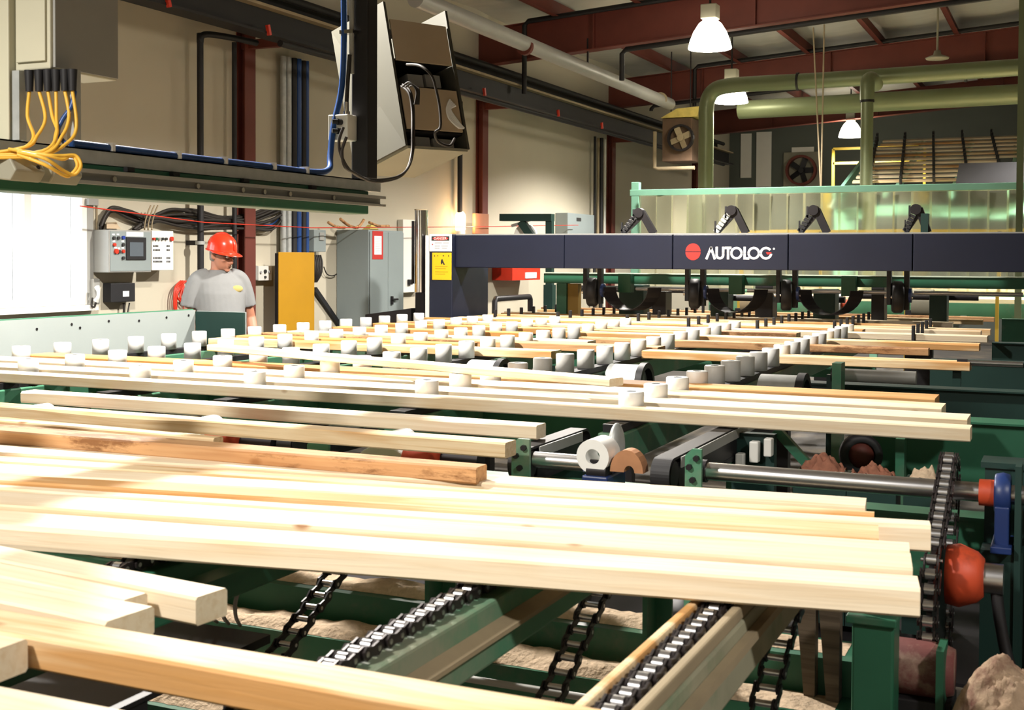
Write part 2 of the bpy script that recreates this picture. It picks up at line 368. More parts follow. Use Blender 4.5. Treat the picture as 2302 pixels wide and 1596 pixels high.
# window
b = MB(); x0, x1 = WX - .14, WX + .03
for (y0, y1, z0, z1) in ((6.2, 6.25, 1.27, 2.2), (7.35, 7.4, 1.27, 2.2), (6.25, 7.35, 1.27, 1.32), (6.25, 7.35, 2.15, 2.2), (6.77, 6.84, 1.32, 2.15)): b.box(x0, x1, y0, y1, z0, z1)
w = struct('window_1', b, 'white')
for (y0, y1) in ((6.25, 6.77), (6.84, 7.35)): MB().box(WX - .09, WX - .085, y0, y1, 1.32, 2.15).build('pane', M['glass'], w)
MB().box(WX - .002, WX + .07, 6.12, 7.48, 1.225, 1.268).build('window_sill', M['white'], w)
b = MB(); b.box(WX + .002, WX + .03, 7.402, 7.47, 1.27, 2.3); b.box(WX + .002, WX + .03, 6.12, 6.198, 1.27, 2.3); b.box(WX + .002, WX + .03, 6.12, 7.47, 2.202, 2.3)
struct('trim_1', b, 'grey')
struct('trim_2', MB().box(WX + .002, WX + .02, 3.0, 7.52, 1.12, 1.135), 'grey')
# ================================================================ LAMPS
SHADE = [(.035, 0), (.075, -.012), (.12, -.05), (.17, -.13), (.205, -.22), (.225, -.30), (.222, -.305), (.20, -.225), (.165, -.14), (.115, -.06), (.07, -.025), (.03, -.015)]
LAMP_LABEL = ['high-bay lamp glowing over the near end of the board deck', 'high-bay lamp glowing over the middle of the board deck', 'large glowing high-bay lamp nearest in the frame, hung under the first red rafter',
              'glowing high-bay lamp half overlapped by the green elbow duct', 'small distant glowing lamp beside the vertical green duct']
for i, (x, y) in enumerate(LAMP_ROW):
    t = thing('high_bay_lamp', LAMP_LABEL[i], 'lamp', (x, y, LAMP_Z + LAMP_DZ[i] - .3), 'high-bay lamps in a row')
    LZ = LAMP_Z + LAMP_DZ[i]
    MB().lathe(SHADE, (x, y, LZ)).build('lamp_shade', 'lampglow', t)
    MB().cbox((x, y, LZ + .075), .17, .15, .15).build('ballast_box', 'beigegrey', t, .01)
    b = MB(); zt = roofz(x) + .215; b.cyl((x, y, LZ + .15), (x, y, zt), .012, 8); b.build('hanger_rod', 'darksteel', t)
# ================================================================ ROLLERS ON THE SORTING DECK
ROWX = [-1.42, -2.258, -3.06, -3.66, -4.335, -4.98]
def rowx(ri, y): return ROWX[ri] - (.011 + (.013 if ri in (2, 3) else 0)) * (y - 4.2)
RP = .2935; RY0 = 4.2
ROWN = ['rightmost row', 'second row from the right', 'third row from the right', 'third row from the left', 'second row from the left', 'leftmost row']
BZ = 1.085; BT = 1.13
for ri, rx in enumerate(ROWX):
    x0, x1 = rx - .045, rx + .045
    t = thing('roller_bank', 'long green arm carrying the %s of white rollers' % ROWN[ri], 'machine frame', (rx, 3.95, .95), 'roller arms of the sorting deck')
    xe = rowx(ri, 9.6); b = MB(); b.bar((rx, 3.95, 1.0025), (xe, 9.6, 1.0025), .09, .105); b.build('arm_beam', 'green_light', t, .006)
    b = MB(); b.bar((rx, 3.97, 1.0695), (xe, 9.58, 1.0695), .066, .027); b.build('wear_strip', 'black', t)
    for k in range(18):
        if (ri == 5 and k < 1): continue
        y = RY0 + RP * k - (.03 if ri == 0 else 0)
        if ri >= 4: y += .03
        rxx = rowx(ri, y)
        r = thing('roller', 'white plastic roller, %s from the near end in the %s' % (ORD[k], ROWN[ri]), 'roller', (rxx, y, 1.084), 'white rollers on the sorting deck')
        if ri == 0 and k == 0:
            b = MB(); b.lathe([(.018, .094), (.042, .094), (.0455, .090), (.0455, .0), (.018, .0)], (rxx, y, 1.084), n=22); RB = b.build('roller_body', 'plastic', r)
            b = MB(); b.lathe([(.0, .075), (.0175, .075), (.0175, .0), (0, 0)], (rxx, y, 1.084), n=12); RC = b.build('axle', 'bore', r)
        else:
            for src in (RB, RC):
                c = src.copy(); COL.objects.link(c); c.parent = r
# lug pegs beyond the rollers
PEGN = ['leftmost', 'second from left', 'third from left', 'middle', 'third from right', 'second from right', 'rightmost']
PX = [-4.62, -3.98, -3.28, -2.70, -2.14, -1.61, -1.0]; PY = [9.86, 9.75, 9.52, 9.29, 9.19, 9.41, 8.99]; PN = [8, 10, 10, 10, 10, 9, 5]
PEG = None
for i in range(7):
    one('lug_rail', MB().box(PX[i] - .03, PX[i] + .03, 8.85 if i in (6,) else 9.05, 13.4, 1.0, 1.08), 'blacksteel', 'dark chain rail under the %s line of black pegs' % PEGN[i], 'rail', 'chain rails of the lug deck')
    for k in range(PN[i]):
        y = PY[i] + .283 * k
        if PEG is None:
            PEG = MB().box(PX[i] - .011, PX[i] + .011, y - .018, y + .018, 1.081, 1.192).build('lug_peg', 'black', None, .004); o = PEG
        else:
            o = PEG.copy(); COL.objects.link(o); o.location = (PX[i], y, 1.081)
        tag(o, 'black lug peg, %s from the near end in the %s peg line' % (ORD[k], PEGN[i]), 'peg', 'black lug pegs')
# ================================================================ BOARDS
def board(label, L, R, wl, wr, t, zt, m, group, seed, wane=0.0, name='board'):
    """sawn board: L, R = near top edge ends (x, y); extends wl / wr backwards"""
    rnd = random.Random(seed)
    L = Vector((L[0], L[1], 0)); R = Vector((R[0], R[1], 0)); ln = (R - L).length; ang = math.atan2(R.y - L.y, R.x - L.x)
    n = max(8, int(ln / .08)); c = .004; sec = []
    for i in range(n + 1):
        u = i / n; x = ln * u; w = wl + (wr - wl) * u
        def nz(s, a): return a * noise.noise(Vector((x * s + seed * 7.3, seed * 1.7, 0)))
        wn = max(0, noise.noise(Vector((x * 1.3 + seed * 3.1, 5.2, 0))) + .1) * wane      # missing wood on the near upper edge
        wb = max(0, noise.noise(Vector((x * 1.7 + seed * 9.1, 1.2, 4))) ) * wane * .8
        e = nz(6, .0016); f = nz(5, .002)
        ca = c + wn
        sec.append([(x, e + c, -t), (x, e + wb * .4, -t + c + wb), (x, e + wn * .2, -ca), (x, e + ca, f * .4), (x, w - c, f * .4), (x, w, -c), (x, w, -t + c), (x, w - c, -t)])
    b = MB(); b.rings(sec, True, False)
    me = bpy.data.meshes.new(name)
    off = Vector((ln / 2, (wl + wr) / 4, -t))
    me.from_pydata([tuple(v - off) for v in b.v], [], b.f)
    bm = bmesh.new(); bm.from_mesh(me); bmesh.ops.recalc_face_normals(bm, faces=bm.faces); bm.to_mesh(me); bm.free()
    me.materials.append(M[m]); o = bpy.data.objects.new(name, me); COL.objects.link(o)
    o.rotation_euler = (0, 0, ang)
    o.location = L + Matrix.Rotation(ang, 3, 'Z') @ off + Vector((0, 0, zt))
    WL[o.name] = Vector(o.location)
    return tag(o, label, 'board', group)
def zpt(x, y, z=BT): p = onZ(z, x, y); return (p.x, p.y)
G1, G2, G3, G4 = 'boards at the near left corner', 'boards in the big pale stack on the chains', 'boards between the white rollers', 'boards on the far lug deck'
board('pale board cut off by the lower left corner of the frame', (-2.0, .985), (-.75, .985), .115, .115, .042, BT, 'wood', G1, 1)
board('long pale board with a warm edge crossing the bottom of the frame', (-2.0, 1.26), (-.12, 1.248), .082, .086, .045, BT, 'wood_warm', G1, 2)
board('short board ending in a rough sawn end at the lower left edge', (-2.0, 1.135), (-1.285, 1.135), .115, .115, .045, BT, 'wood', G1, 3)
board('board with a dark knot at its end, behind the long warm-edged board', (-2.0, 1.41), (-1.243, 1.352), .095, .095, .043, BT, 'wood', G1, 4, .012)
board('pale board ending just short of its neighbour in the lower left pair', (-2.0, 1.51), (-1.30, 1.452), .075, .05, .043, BT, 'wood', G1, 44)
board('pale board reaching furthest right of the lower left group', (-2.0, 1.590), (-1.208, 1.508), .072, .068, .044, BT, 'wood', G1, 5)
def ext(p, q, x):   # point on line pq at x
    return (x, p[1] + (q[1] - p[1]) * (x - p[0]) / (q[0] - p[0]))
def bpx(label, pl, pr, xl, wl, wr, t, zt, m, grp, seed, wane=0.0):
    p = zpt(*pl, zt); q = zpt(*pr, zt)
    return board(label, ext(p, q, xl), q, wl, wr, t, zt, m, grp, seed, wane)
STACK = [
    ('nearest board of the big pale stack, its whole front face showing', (0, 1180), (2069, 1325), -2.9, .15, .125, .046, BT + .001, 'wood', G2, 6, .01),
    ('second board from the front of the big pale stack', (0, 1134), (2052, 1278), -2.9, .13, .118, .056, BT + .011, 'wood', G2, 7),
    ('third board from the front of the big pale stack', (0, 1097), (2045, 1240), -2.9, .05, .105, .050, BT + .005, 'wood', G2, 8),
    ('fourth board of the pale stack, streaked orange towards its right end', (0, 1080), (1976, 1203), -2.9, .066, .095, .058, BT + .013, 'wood_warm', G2, 9, .008),
    ('fifth board of the pale stack, longest to the right and ending by the chain wheel', (0, 1062), (2093, 1183), -2.9, .125, .055, .051, BT + .006, 'wood', G2, 10, .008),
    ('narrow board squeezed behind the longest board of the pale stack', (0, 1037), (1965, 1160), -2.9, .1, .05, .045, BT, 'wood_warm', G2, 11),
    ('rearmost full board of the pale stack, with a dark knot scar', (0, 1017), (1945, 1138), -2.9, .12, .1, .052, BT + .007, 'wood', G2, 12),
]
lines = []
for r in STACK:
    p_, q_ = zpt(*r[1], r[7]), zpt(*r[2], r[7]); lines.append((ext(p_, q_, r[3]), q_))
for i, r in enumerate(STACK):
    (Lp, Rp) = lines[i]; wl, wr = r[4], r[5]
    if i + 1 < len(STACK):      # leave a hair's gap to the board behind
        n0, n1 = lines[i + 1]; sl_ = (Rp[1] - Lp[1]) / (Rp[0] - Lp[0])
        f = lambda x: n0[1] + (n1[1] - n0[1]) * (x - n0[0]) / (n1[0] - n0[0])
        wl = min(wl, f(Lp[0]) - Lp[1] - .006); wr = min(wr, f(Rp[0]) - Rp[1] - .006)
    board(r[0], Lp, Rp, max(.02, wl), max(.02, wr), r[6], r[7], r[8], r[9], r[10], r[11] if len(r) > 11 else 0.0)
bpx('hidden-edged board under the orange-barked board', (0, 975), (1080, 1068), -2.9, .09, .03, .044, BT, 'wood', G2, 13)
bpx('orange barky board lying on top at the back of the pale stack', (0, 968), (1070, 1052), -3.2, .115, .06, .038, BT + .042, 'wood_bark', G2, 14, .004)
bpx('dark-stained thin board at the far left of the pale stack', (0, 945), (480, 985), -3.5, .08, .04, .038, BT + .04, 'wood_warm', G2, 15)
board('waney board alone between the pale stack and the rollers', (-5.0, 3.17), (-1.442, 3.145), .075, .075, .044, BT, 'wood_warm', G2, 16, .016)
board('shorter waney board lying behind the lone waney board', (-3.66, 3.53), (-1.505, 3.515), .075, .075, .044, BT, 'wood', G2, 17, .02)
def slot(k): return RY0 + RP * k - .142
def sb(k, xl, xr, label, m='wood', w=None, t=.044, wane=.0, grp=G3, dz=0.0, dy=0.0):
    w = w or (.088 if k == 0 else .155 if k == 1 else .175 if k < 4 else .15)
    y = slot(k) + dy + .088 - w
    board(label, (xl, y), (xr, y + .002), w, w, t, BT + dz, m, grp, 30 + k + int(abs(xl) * 10), wane)
sb(0, -5.6, -.28, 'knotty board in front of the first rollers, nearest on the roller deck')
sb(1, -5.1, -.305, 'board between the first and second roller of each row')
sb(2, -5.04, -.41, 'board between the second and third roller of each row')
sb(3, -5.0, -.46, 'orange-edged board between the third and fourth roller of each row', 'wood_orange')
p = zpt(465, 775, 1.21); q = zpt(1370, 852, 1.21)
board('pale board lying skewed across the tops of the near white rollers', p, q, .085, .085, .03, 1.2105, 'wood', G3, 77)
sb(8, -4.98, -2.63, 'board ending left of the second roller row, nearest of the middle group', 'wood_warm')
sb(9, -5.0, -3.3, 'short brownish board on the left behind the nearest middle board', 'wood_orange')
sb(9, -2.2, -.465, 'tan board sticking out right past the rightmost rollers, nearest of those', 'wood_warm')
sb(10, -5.05, -2.2, 'board ending at the second roller row with a brown edge', 'wood_bark')
sb(11, -5.0, -2.75, 'thin pale board behind the brown-edged one', 'wood')
sb(12, -2.95, -.76, 'ragged barky board tapering right of the rightmost rollers', 'wood_bark', .08, .044, .03)
sb(13, -5.0, -3.45, 'short warm board at the far left rollers', 'wood_orange')
sb(14, -3.36, -.515, 'tan board with a chewed right end behind the ragged barky board', 'wood_warm', wane=.012)
sb(15, -5.0, -2.5, 'orange board near the far ends of the left roller rows', 'wood_orange')
sb(16, -4.95, -1.75, 'dark-stained board before the last rollers', 'wood_bark')
sb(17, -4.9, -.52, 'pale board at the last rollers, ending level with its right neighbours', 'wood')
sb(18, -5.1, -1.4, 'warm board just past the last rollers', 'wood_orange', grp=G4, dy=.07)
sb(19, -4.9, -.6, 'pale board lying among the first black pegs', 'wood', grp=G4, dy=.02)
sb(20, -4.85, -.55, 'pale board with a reddish right end by the black pegs', 'wood_warm', grp=G4, dy=-.02)
for i, (y, xl, xr, m, lab) in enumerate(((10.29, -4.9, -1.0, 'wood_warm', 'board lying across the pegs directly under the navy beam'), (10.58, -4.9, -2.2, 'wood_orange', 'orange board across the pegs just behind the navy beam'),
        (10.87, -5.0, -.9, 'wood', 'pale board across the pegs below the green cross frame'), (11.45, -4.9, -.7, 'wood_warm', 'thick tan board across the far pegs'), (12.02, -5.1, -.64, 'wood_bark', 'farthest dark brown board across the peg deck'))):
    board(lab, (xl, y), (xr, y), .09, .09, .044, BT, m, G4, 90 + i)
# ================================================================ NEAR MACHINERY
def chain(name, label, pts, axis, pitch=.032, w=.034, h=.016, m='oily', group=None, parent=None):
    """roller chain along pts; axis = pin direction"""
    P = [Vector(p) for p in pts]; A = Vector(axis).normalized(); b = MB(); pins = []
    # resample at pitch
    S = [P[0]]; acc = 0.0
    for i in range(len(P) - 1):
        d = P[i + 1] - P[i]; L = d.length; t = pitch - acc
        while t <= L: S.append(P[i] + d * (t / L)); t += pitch
        acc = (acc + L) % pitch
    for i in range(len(S) - 1):
        p, q = S[i], S[i + 1]; d = (q - p).normalized(); hw = w / 2 if i % 2 else w / 2 - .006
        up = A.cross(d).normalized()
        for s in (-1, 1):
            o = A * hw * s; e = d * (h * .45)
            prof = [p - e - up * h * .2, p - up * h * .5, (p + q) / 2 - up * h * .32, q - up * h * .5, q + e - up * h * .2, q + e + up * h * .2, q + up * h * .5, (p + q) / 2 + up * h * .32, p + up * h * .5, p - e + up * h * .2]
            b.prism([v + o - A * .002 for v in prof], A * .004)
        n0 = len(b.f); b.cyl(p - A * (w / 2 + .003), p + A * (w / 2 + .003), .0045, 8)
        b.cyl(p - A * (w / 2 - .01), p + A * (w / 2 - .01), h * (.5 if m == 'oily' else .28), 10); pins += range(n0, len(b.f))
    o = b.build(name, m, parent, m2='steel', f2=pins)
    if parent is None: tag(o, label, 'chain', group)
    return o
CHX = [(-1.61, 'green', 'left'), (-.95, 'green_light', 'middle'), (-.53, 'dusty', 'right')]
for x, m, nm in CHX:
    t = thing('chain_conveyor_rail', {'left': 'green chain rail on the left, mostly under the corner boards', 'middle': 'green chain rail with a dusty ledge between the other two', 'right': 'tan dusty chain rail with pale worn edges, nearest the right'}[nm], 'conveyor rail', (x, .7, .9), 'chain rails carrying the near boards')
    b = MB(); b.box(x - .035, x + .045, .7, 2.62, .945, 1.055); b.build('rail_beam', m, t, .006)
    if nm == 'right':
        for s in (-.036, .036): MB().box(x + s - .008, x + s + .008, .7, 2.62, 1.0555, 1.079).build('wear_strip', M['duststeel'] if s > 0 else M['wood_warm'], t, .004)
        MB().box(x + .046, x + .062, .7, 2.5, 1.015, 1.03).build('ledge', 'duststeel', t)
    else:
        b = MB(); b.prism([(x + .0455, .7, 1.0), (x + .07, .7, 1.0), (x + .07, .7, 1.008), (x + .0455, .7, 1.02)], (0, 1.6, 0)); b.build('ledge', 'duststeel' if nm == 'middle' else 'green', t)
    chain('conveyor_chain', 'oily roller chain lying on the %s chain rail' % nm, [(x, .7, 1.069), (x, 2.62, 1.069)], (1, 0, 0), .034, .036, .022, group='oily conveyor chains')
    rp = [Vector((x, 2.70, .985)), Vector((x, 2.66, .93)), Vector((x, 2.56, .90)), Vector((x, 2.43, .83)), Vector((x, 2.3, .76)), Vector((x, 2.1, .67)), Vector((x, 1.8, .58)), Vector((x, 1.4, .5))]
    chain('return_chain', 'dark return chain sagging under the %s chain rail' % nm, spline(rp), (1, 0, 0), .04, .05, .024, 'blacksteel', group='dark return chains')
    if nm != 'right':
        t2 = thing('sprocket', 'dark sprocket at the far end of the %s chain rail' % nm, 'sprocket', (x, 2.62, .95), 'conveyor end sprockets')
        MB().cyl((x - .012, 2.66, 1.02), (x + .012, 2.66, 1.02), .045, 20).build('toothed_disc', 'blacksteel', t2)
        MB().cyl((x - .04, 2.66, 1.02), (x + .04, 2.66, 1.02), .02, 14).build('hub', 'steel', t2)
one('cross_shaft', MB().cyl((-2.2, 2.66, 1.02), (-.3, 2.66, 1.02), .0125, 14), 'steel', 'thin steel shaft under the pale stack through the chain sprockets', 'shaft')
# dark side troughs at lower left
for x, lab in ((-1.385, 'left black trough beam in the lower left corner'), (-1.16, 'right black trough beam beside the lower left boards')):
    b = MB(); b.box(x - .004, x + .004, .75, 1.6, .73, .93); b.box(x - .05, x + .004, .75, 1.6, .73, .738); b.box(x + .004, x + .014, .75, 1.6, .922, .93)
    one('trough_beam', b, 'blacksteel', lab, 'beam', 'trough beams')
# stepped green channel with sawdust, running across under the chains
zA = onY(3.0, 1250, 1398).z; zB = onY(3.0, 1250, 1472).z; yF = onZ(zB, 1250, 1515).y
XL, XR = -3.4, onY(2.75, 1915, 1400).x - .03
t = thing('stepped_channel', 'stepped green channel with sawdust on its ledges below the chains', 'machine frame', ((XL + XR) / 2, 3.0, zB - .2))
b = MB(); b.box(XL, XR, 3.0, 3.012, zB, zA); b.box(XL, XR, 3.012, 3.16, zA - .012, zA); b.box(XL, XR, yF, 3.0, zB - .012, zB); b.box(XL, XR, yF, yF + .012, zB - .17, zB - .012)
b.box(XL, XR, yF - .22, yF, zB - .182, zB - .17); b.box(XL, XR, yF - .232, yF - .22, zB - .36, zB - .17)
b.build('channel', 'green', t)
def mound(x0, x1, y0, y1, z, h, seed, nx=70, ny=8):
    b = MB(); vs = []; fs = []
    for i in range(nx + 1):
        for j in range(ny + 1):
            u = i / nx; v = j / ny; x = x0 + (x1 - x0) * u; y = y0 + (y1 - y0) * v
            edge = .5 * noise.noise(Vector((x * 5 + seed, 1.1, 0))) + .25 * noise.noise(Vector((x * 17 + seed, 2.1, 0)))
            yy = y0 + (y1 - y0) * (v * (1 - .3 * abs(edge)) + .25 * abs(edge) * (1 - v) * (1 if v < .5 else .2))
            k = min(1, 4 * min(v, 1 - v) if v not in (0, 1) else 0) * min(1, 8 * min(u, 1 - u))
            vs.append((x, yy, z + h * k * (.6 + .6 * noise.noise(Vector((x * 6 + seed, y * 9, seed))) + .25 * noise.noise(Vector((x * 30, y * 30, seed))))))
    for i in range(nx):
        for j in range(ny): fs.append((i * (ny + 1) + j, (i + 1) * (ny + 1) + j, (i + 1) * (ny + 1) + j + 1, i * (ny + 1) + j + 1))
    return b.add(vs, fs, True)
for (y0, y1, z, h, lab, sd) in ((3.03, 3.15, zA, .03, 'sawdust lying along the top ledge of the green channel', 3), (yF + .005, 2.99, zB, .035, 'sawdust heaped on the middle ledge of the green channel', 9), (yF - .215, yF - .005, zB - .17, .05, 'sawdust drift on the lowest ledge of the green channel', 15)):
    tag(mound(XL + .03, XR - .03, y0, y1, z + .001, h, sd, 140, 8).build('sawdust', 'sawdust'), lab, 'sawdust', kind='stuff')
p = onY(yF - .12, 1140, 1533); q = onY(yF - .12, 1345, 1580)
b = MB(); zr = (p.z + q.z) / 2; yr = yF - .12
t = thing('grease_rod', 'thin grey rod with a dusty coupling in front of the sawdust ledge', 'rod', (-.9, yr, zr - .03))
MB().cyl((-1.75, yr, zr), (-.42, yr, zr), .009, 10).build('rod', 'grey', t)
for x in (-1.62, -.93, -.75): MB().cyl((x - .02, yr, zr), (x + .02, yr, zr), .022, 12).build('coupling', 'sawdust', t, .004)
# green supports between the chain rails
for (px, w, lab) in ((1405, 34, 'green upright bracket left of the tan chain rail'), (900, 30, 'green upright under the middle of the pale stack')):
    a = onY(2.75, px, 1360); zu = zB + .002; yu = max(2.81, yF + .02); b = MB(); b.box(a.x, a.x + .012, yu, yu + .08, zu, 1.0); b.box(a.x, a.x + .05, yu + .08, yu + .09, zu, 1.0)
    one('upright', b, 'green', lab, 'upright')
one('cross_beam', MB().box(-2.6, -.46, 2.72, 2.79, .945, 1.0), 'green', 'green cross beam just under the front edge of the pale stack', 'beam')
# hoses at lower left
b = MB()
for k, (dx, dz) in enumerate(((0, 0), (.02, .03), (-.025, -.02))):
    q = [onZ(zB + .004, 488 + 26 * k, 1398 + 4 * k), atD(3.1, 474 + 28 * k, 1385), atD(2.9, 474 + 28 * k, 1350), atD(2.75, 500 + 22 * k, 1320), atD(2.65, 560 + 15 * k, 1303)]
    o = MB().path(q, .005, 8).build('hose', 'cord')
    tag(o, ['grey air hose arching furthest left beside the corner boards', 'middle air hose arching beside the corner boards', 'air hose arching rightmost of the three by the corner boards'][k], 'hose', 'air hoses')
# ---------------- big chain wheel at the right ends of the boards
wx = -.285
def loop(yc1, zc1, r1, yc2, zc2, r2, n=18):
    out = []; a = math.atan2(zc2 - zc1, yc2 - yc1)
    for k in range(n + 1): t = a + pi / 2 + pi * k / n; out.append((yc1 + r1 * math.cos(t), zc1 + r1 * math.sin(t)))
    for k in range(n + 1): t = a - pi / 2 + pi * k / n; out.append((yc2 + r2 * math.cos(t), zc2 + r2 * math.sin(t)))
    return out + [out[0]]
def cog(b, x0, x1, y, z, r, nt, depth=.012):
    pts = []
    for k in range(nt * 2):
        for d in (-.25, .25):
            t = 2 * pi * (k + d) / (nt * 2); rr = r + (depth if k % 2 else 0); pts.append((x0, y + rr * math.cos(t), z + rr * math.sin(t)))
    return b.prism(pts, (x1 - x0, 0, 0))
yc1, zc1, yc2, zc2 = 3.13, .80, 3.4, 1.05
t = thing('chain_drive', 'large upright chain drive with an oily chain at the right ends of the boards', 'chain drive', (wx, 3.2, .55))
for dx in (0,):
    chain('drive_chain', '', [(wx + dx, y, z) for y, z in loop(yc1, zc1, .215, yc2, zc2, .085)], (1, 0, 0), .036, .042, .026, 'oily', parent=t)
    cog(MB(), wx + dx - .006, wx + dx + .006, yc1, zc1, .195, 30).build('large_sprocket', 'oily', t)
    cog(MB(), wx + dx - .006, wx + dx + .006, yc2, zc2, .066, 14).build('small_sprocket', 'oily', t)
hub0 = onY(yc1, 2128, 1290)
MB().lathe([(.0, .0), (.07, 0), (.075, .03), (.06, .07), (.045, .085), (.0, .085)], (hub0.x, yc1, hub0.z), (1, 0, 0), 24).build('gearbox_hub', 'redmotor', t)
hs = onY(yc1, 2186, 1297).x; he = onY(yc1, 2256, 1297).x
MB().cyl((hub0.x + .085, yc1, hub0.z), (hs, yc1, hub0.z), .022, 16).build('neck', 'rust', t)
MB().cyl((hs, yc1, hub0.z), (he, yc1, hub0.z), .036, 20).build('shaft_stub', 'steel', t)
b = MB(); hz = hub0.z; wx_ = wx; wx = he - .29
hp = [Vector((wx + .275, yc1, hz - .03)), Vector((wx + .285, yc1 - .01, hz - .10)), Vector((wx + .31, yc1 - .03, hz - .2)), Vector((wx + .37, yc1 - .08, hz - .32)), Vector((wx + .47, yc1 - .12, hz - .45)), Vector((wx + .6, yc1 - .1, hz - .8))]
wx = wx_
one('hydraulic_hose', b.path(hp, .014, 10), 'darksteel', 'thick grey hose drooping from the bright shaft stub at the right edge', 'hose')
# long bright shaft and its bearing
t = thing('drive_shaft', 'long bright steel shaft running right from the green bracket to the blue bearing', 'shaft', (-.3, yc2, 1.02))
MB().cyl((-.97, yc2, zc2), (.6, yc2, zc2), .025, 20).build('shaft', 'steel', t)
MB().cyl((-.97, yc2, zc2), (-.93, yc2, zc2), .032, 20).build('collar', 'blacksteel', t)
MB().cyl((wx + .075, yc2, zc2), (wx + .13, yc2, zc2), .034, 20).build('collar', 'redmotor', t)
one('drive_shaft', MB().cyl((-1.46, yc2, zc2 - .005), (-1.30, yc2, zc2 - .005), .024, 20), 'steel', 'short bright shaft between the green bracket and the white wheel', 'shaft')
bx = onY(yc2, 2255, 1100).x
t = thing('pillow_bearing', 'blue pillow bearing on the green post holding the long shaft', 'bearing', (bx, yc2, .9), None)
b = MB(); b.lathe([(.027, -.02), (.05, -.02), (.055, 0), (.05, .02), (.027, .02)], (bx, yc2, zc2), (1, 0, 0), 20); b.cbox((bx, yc2, zc2 - .075), .035, .1, .1); b.build('housing', 'bluepaint', t, .004)
MB().cbox((bx, yc2, zc2 - .13), .05, .16, .018).build('foot', 'bluepaint', t, .003)
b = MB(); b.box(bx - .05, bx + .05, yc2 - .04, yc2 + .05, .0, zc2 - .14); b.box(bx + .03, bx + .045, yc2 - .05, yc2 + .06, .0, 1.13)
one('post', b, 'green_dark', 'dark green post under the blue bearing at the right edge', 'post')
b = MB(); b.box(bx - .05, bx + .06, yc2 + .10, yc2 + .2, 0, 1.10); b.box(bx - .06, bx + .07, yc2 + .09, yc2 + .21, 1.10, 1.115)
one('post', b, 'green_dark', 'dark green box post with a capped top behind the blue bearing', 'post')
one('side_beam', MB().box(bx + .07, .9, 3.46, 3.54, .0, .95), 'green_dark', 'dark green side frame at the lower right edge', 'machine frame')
# bottom right uprights, motor, rag heap
a = onY(2.75, 1915, 1400); c = onY(2.75, 2010, 1400)
t = thing('post', 'green square post with a chipped cap under the right end of the pale stack', 'post', ((a.x + c.x) / 2, 2.8, 0), None)
MB().box(a.x, c.x, 2.75, 2.85, 0, a.z).build('post_tube', 'green', t, .006)
b = MB(); b.box(a.x - .012, c.x + .006, 2.74, 2.87, a.z + .001, a.z + .018); b.build('cap_plate', 'green', t, .003)
MB().cbox(((a.x + c.x) / 2, 2.8, a.z + .04), .06, .06, .04).build('bearing_block', 'bluepaint', t, .006)
for k, (p0, p1) in enumerate(((1790, 1833), (1840, 1888))):
    a = onY(2.95, p0, 1380); c = onY(2.95, p1, 1380)
    b = MB(); b.hexa([(a.x + .02, 2.95, zB + .002), (c.x - .0, 2.95, zB + .002), (c.x, 2.99, zB + .002), (a.x + .02, 2.99, zB + .002), (a.x, 2.95, a.z + .02), (c.x + .0, 2.95, a.z + .03), (c.x, 2.99, a.z + .03), (a.x, 2.99, a.z + .02)])
    one('wooden_stake', b, 'oldwood', ['left of the two weathered brown stakes by the green post', 'right of the two weathered brown stakes by the green post'][k], 'stake', 'weathered stakes')
a = onY(2.9, 2062, 1500)
t = thing('gear_motor', 'grimy red and blue gear motor under the chain drive', 'motor', (a.x, 2.9, a.z - .12))
MB().lathe([(.0, -.09), (.05, -.09), (.062, -.06), (.062, .05), (.05, .08), (.0, .08)], (a.x, 2.9, a.z), (1, 0, 0), 24).build('motor_body', mat('grimy_motor', (.16, .05, .045), .7, 0, .5, 12, None, .4, (.40, .30, .22), .4), t)
MB().cyl((a.x - .11, 2.9, a.z), (a.x - .09, 2.9, a.z), .066, 24).build('end_bell', 'bluepaint', t)
MB().box(a.x - .08, a.x + .08, 2.84, 2.96, a.z - .12, a.z - .055).build('mount', 'blacksteel', t, .004)
b = MB(); a = onY(2.85, 2118, 1450); b.box(a.x - .008, a.x + .008, 2.8, 2.9, 0, a.z); one('guard_post', b, 'green', 'narrow green guard post right of the grimy motor', 'post')
a = onY(2.72, 2200, 1500)
b = MB(); vs = []; n = 70
for i in range(n + 1):
    for j in range(n + 1):
        u = i / n * 2 - 1; v = j / n * 2 - 1; r = min(1, math.hypot(u, v)); h = (1 - r * r)
        vs.append((a.x + .06 + .17 * u, 2.72 + .17 * v, .01 + (a.z + .01) * h ** .33 * (1 + .06 * noise.noise(Vector((u * 3, v * 3, 1)))) + .012 * noise.noise(Vector((u * 5, v * 22, 2))) + .008 * noise.noise(Vector((u * 30, v * 30, 2)))))
b.add(vs, [(i * (n + 1) + j, (i + 1) * (n + 1) + j, (i + 1) * (n + 1) + j + 1, i * (n + 1) + j + 1) for i in range(n) for j in range(n)], True)
tag(b.build('debris_pile', mat('oily_bark_debris', (.42, .30, .20), .9, 0, .5, 25, None, .8, (.14, .04, .03), .45)), 'pile of oily bark and sawdust in the lower right corner', 'debris', kind='stuff')
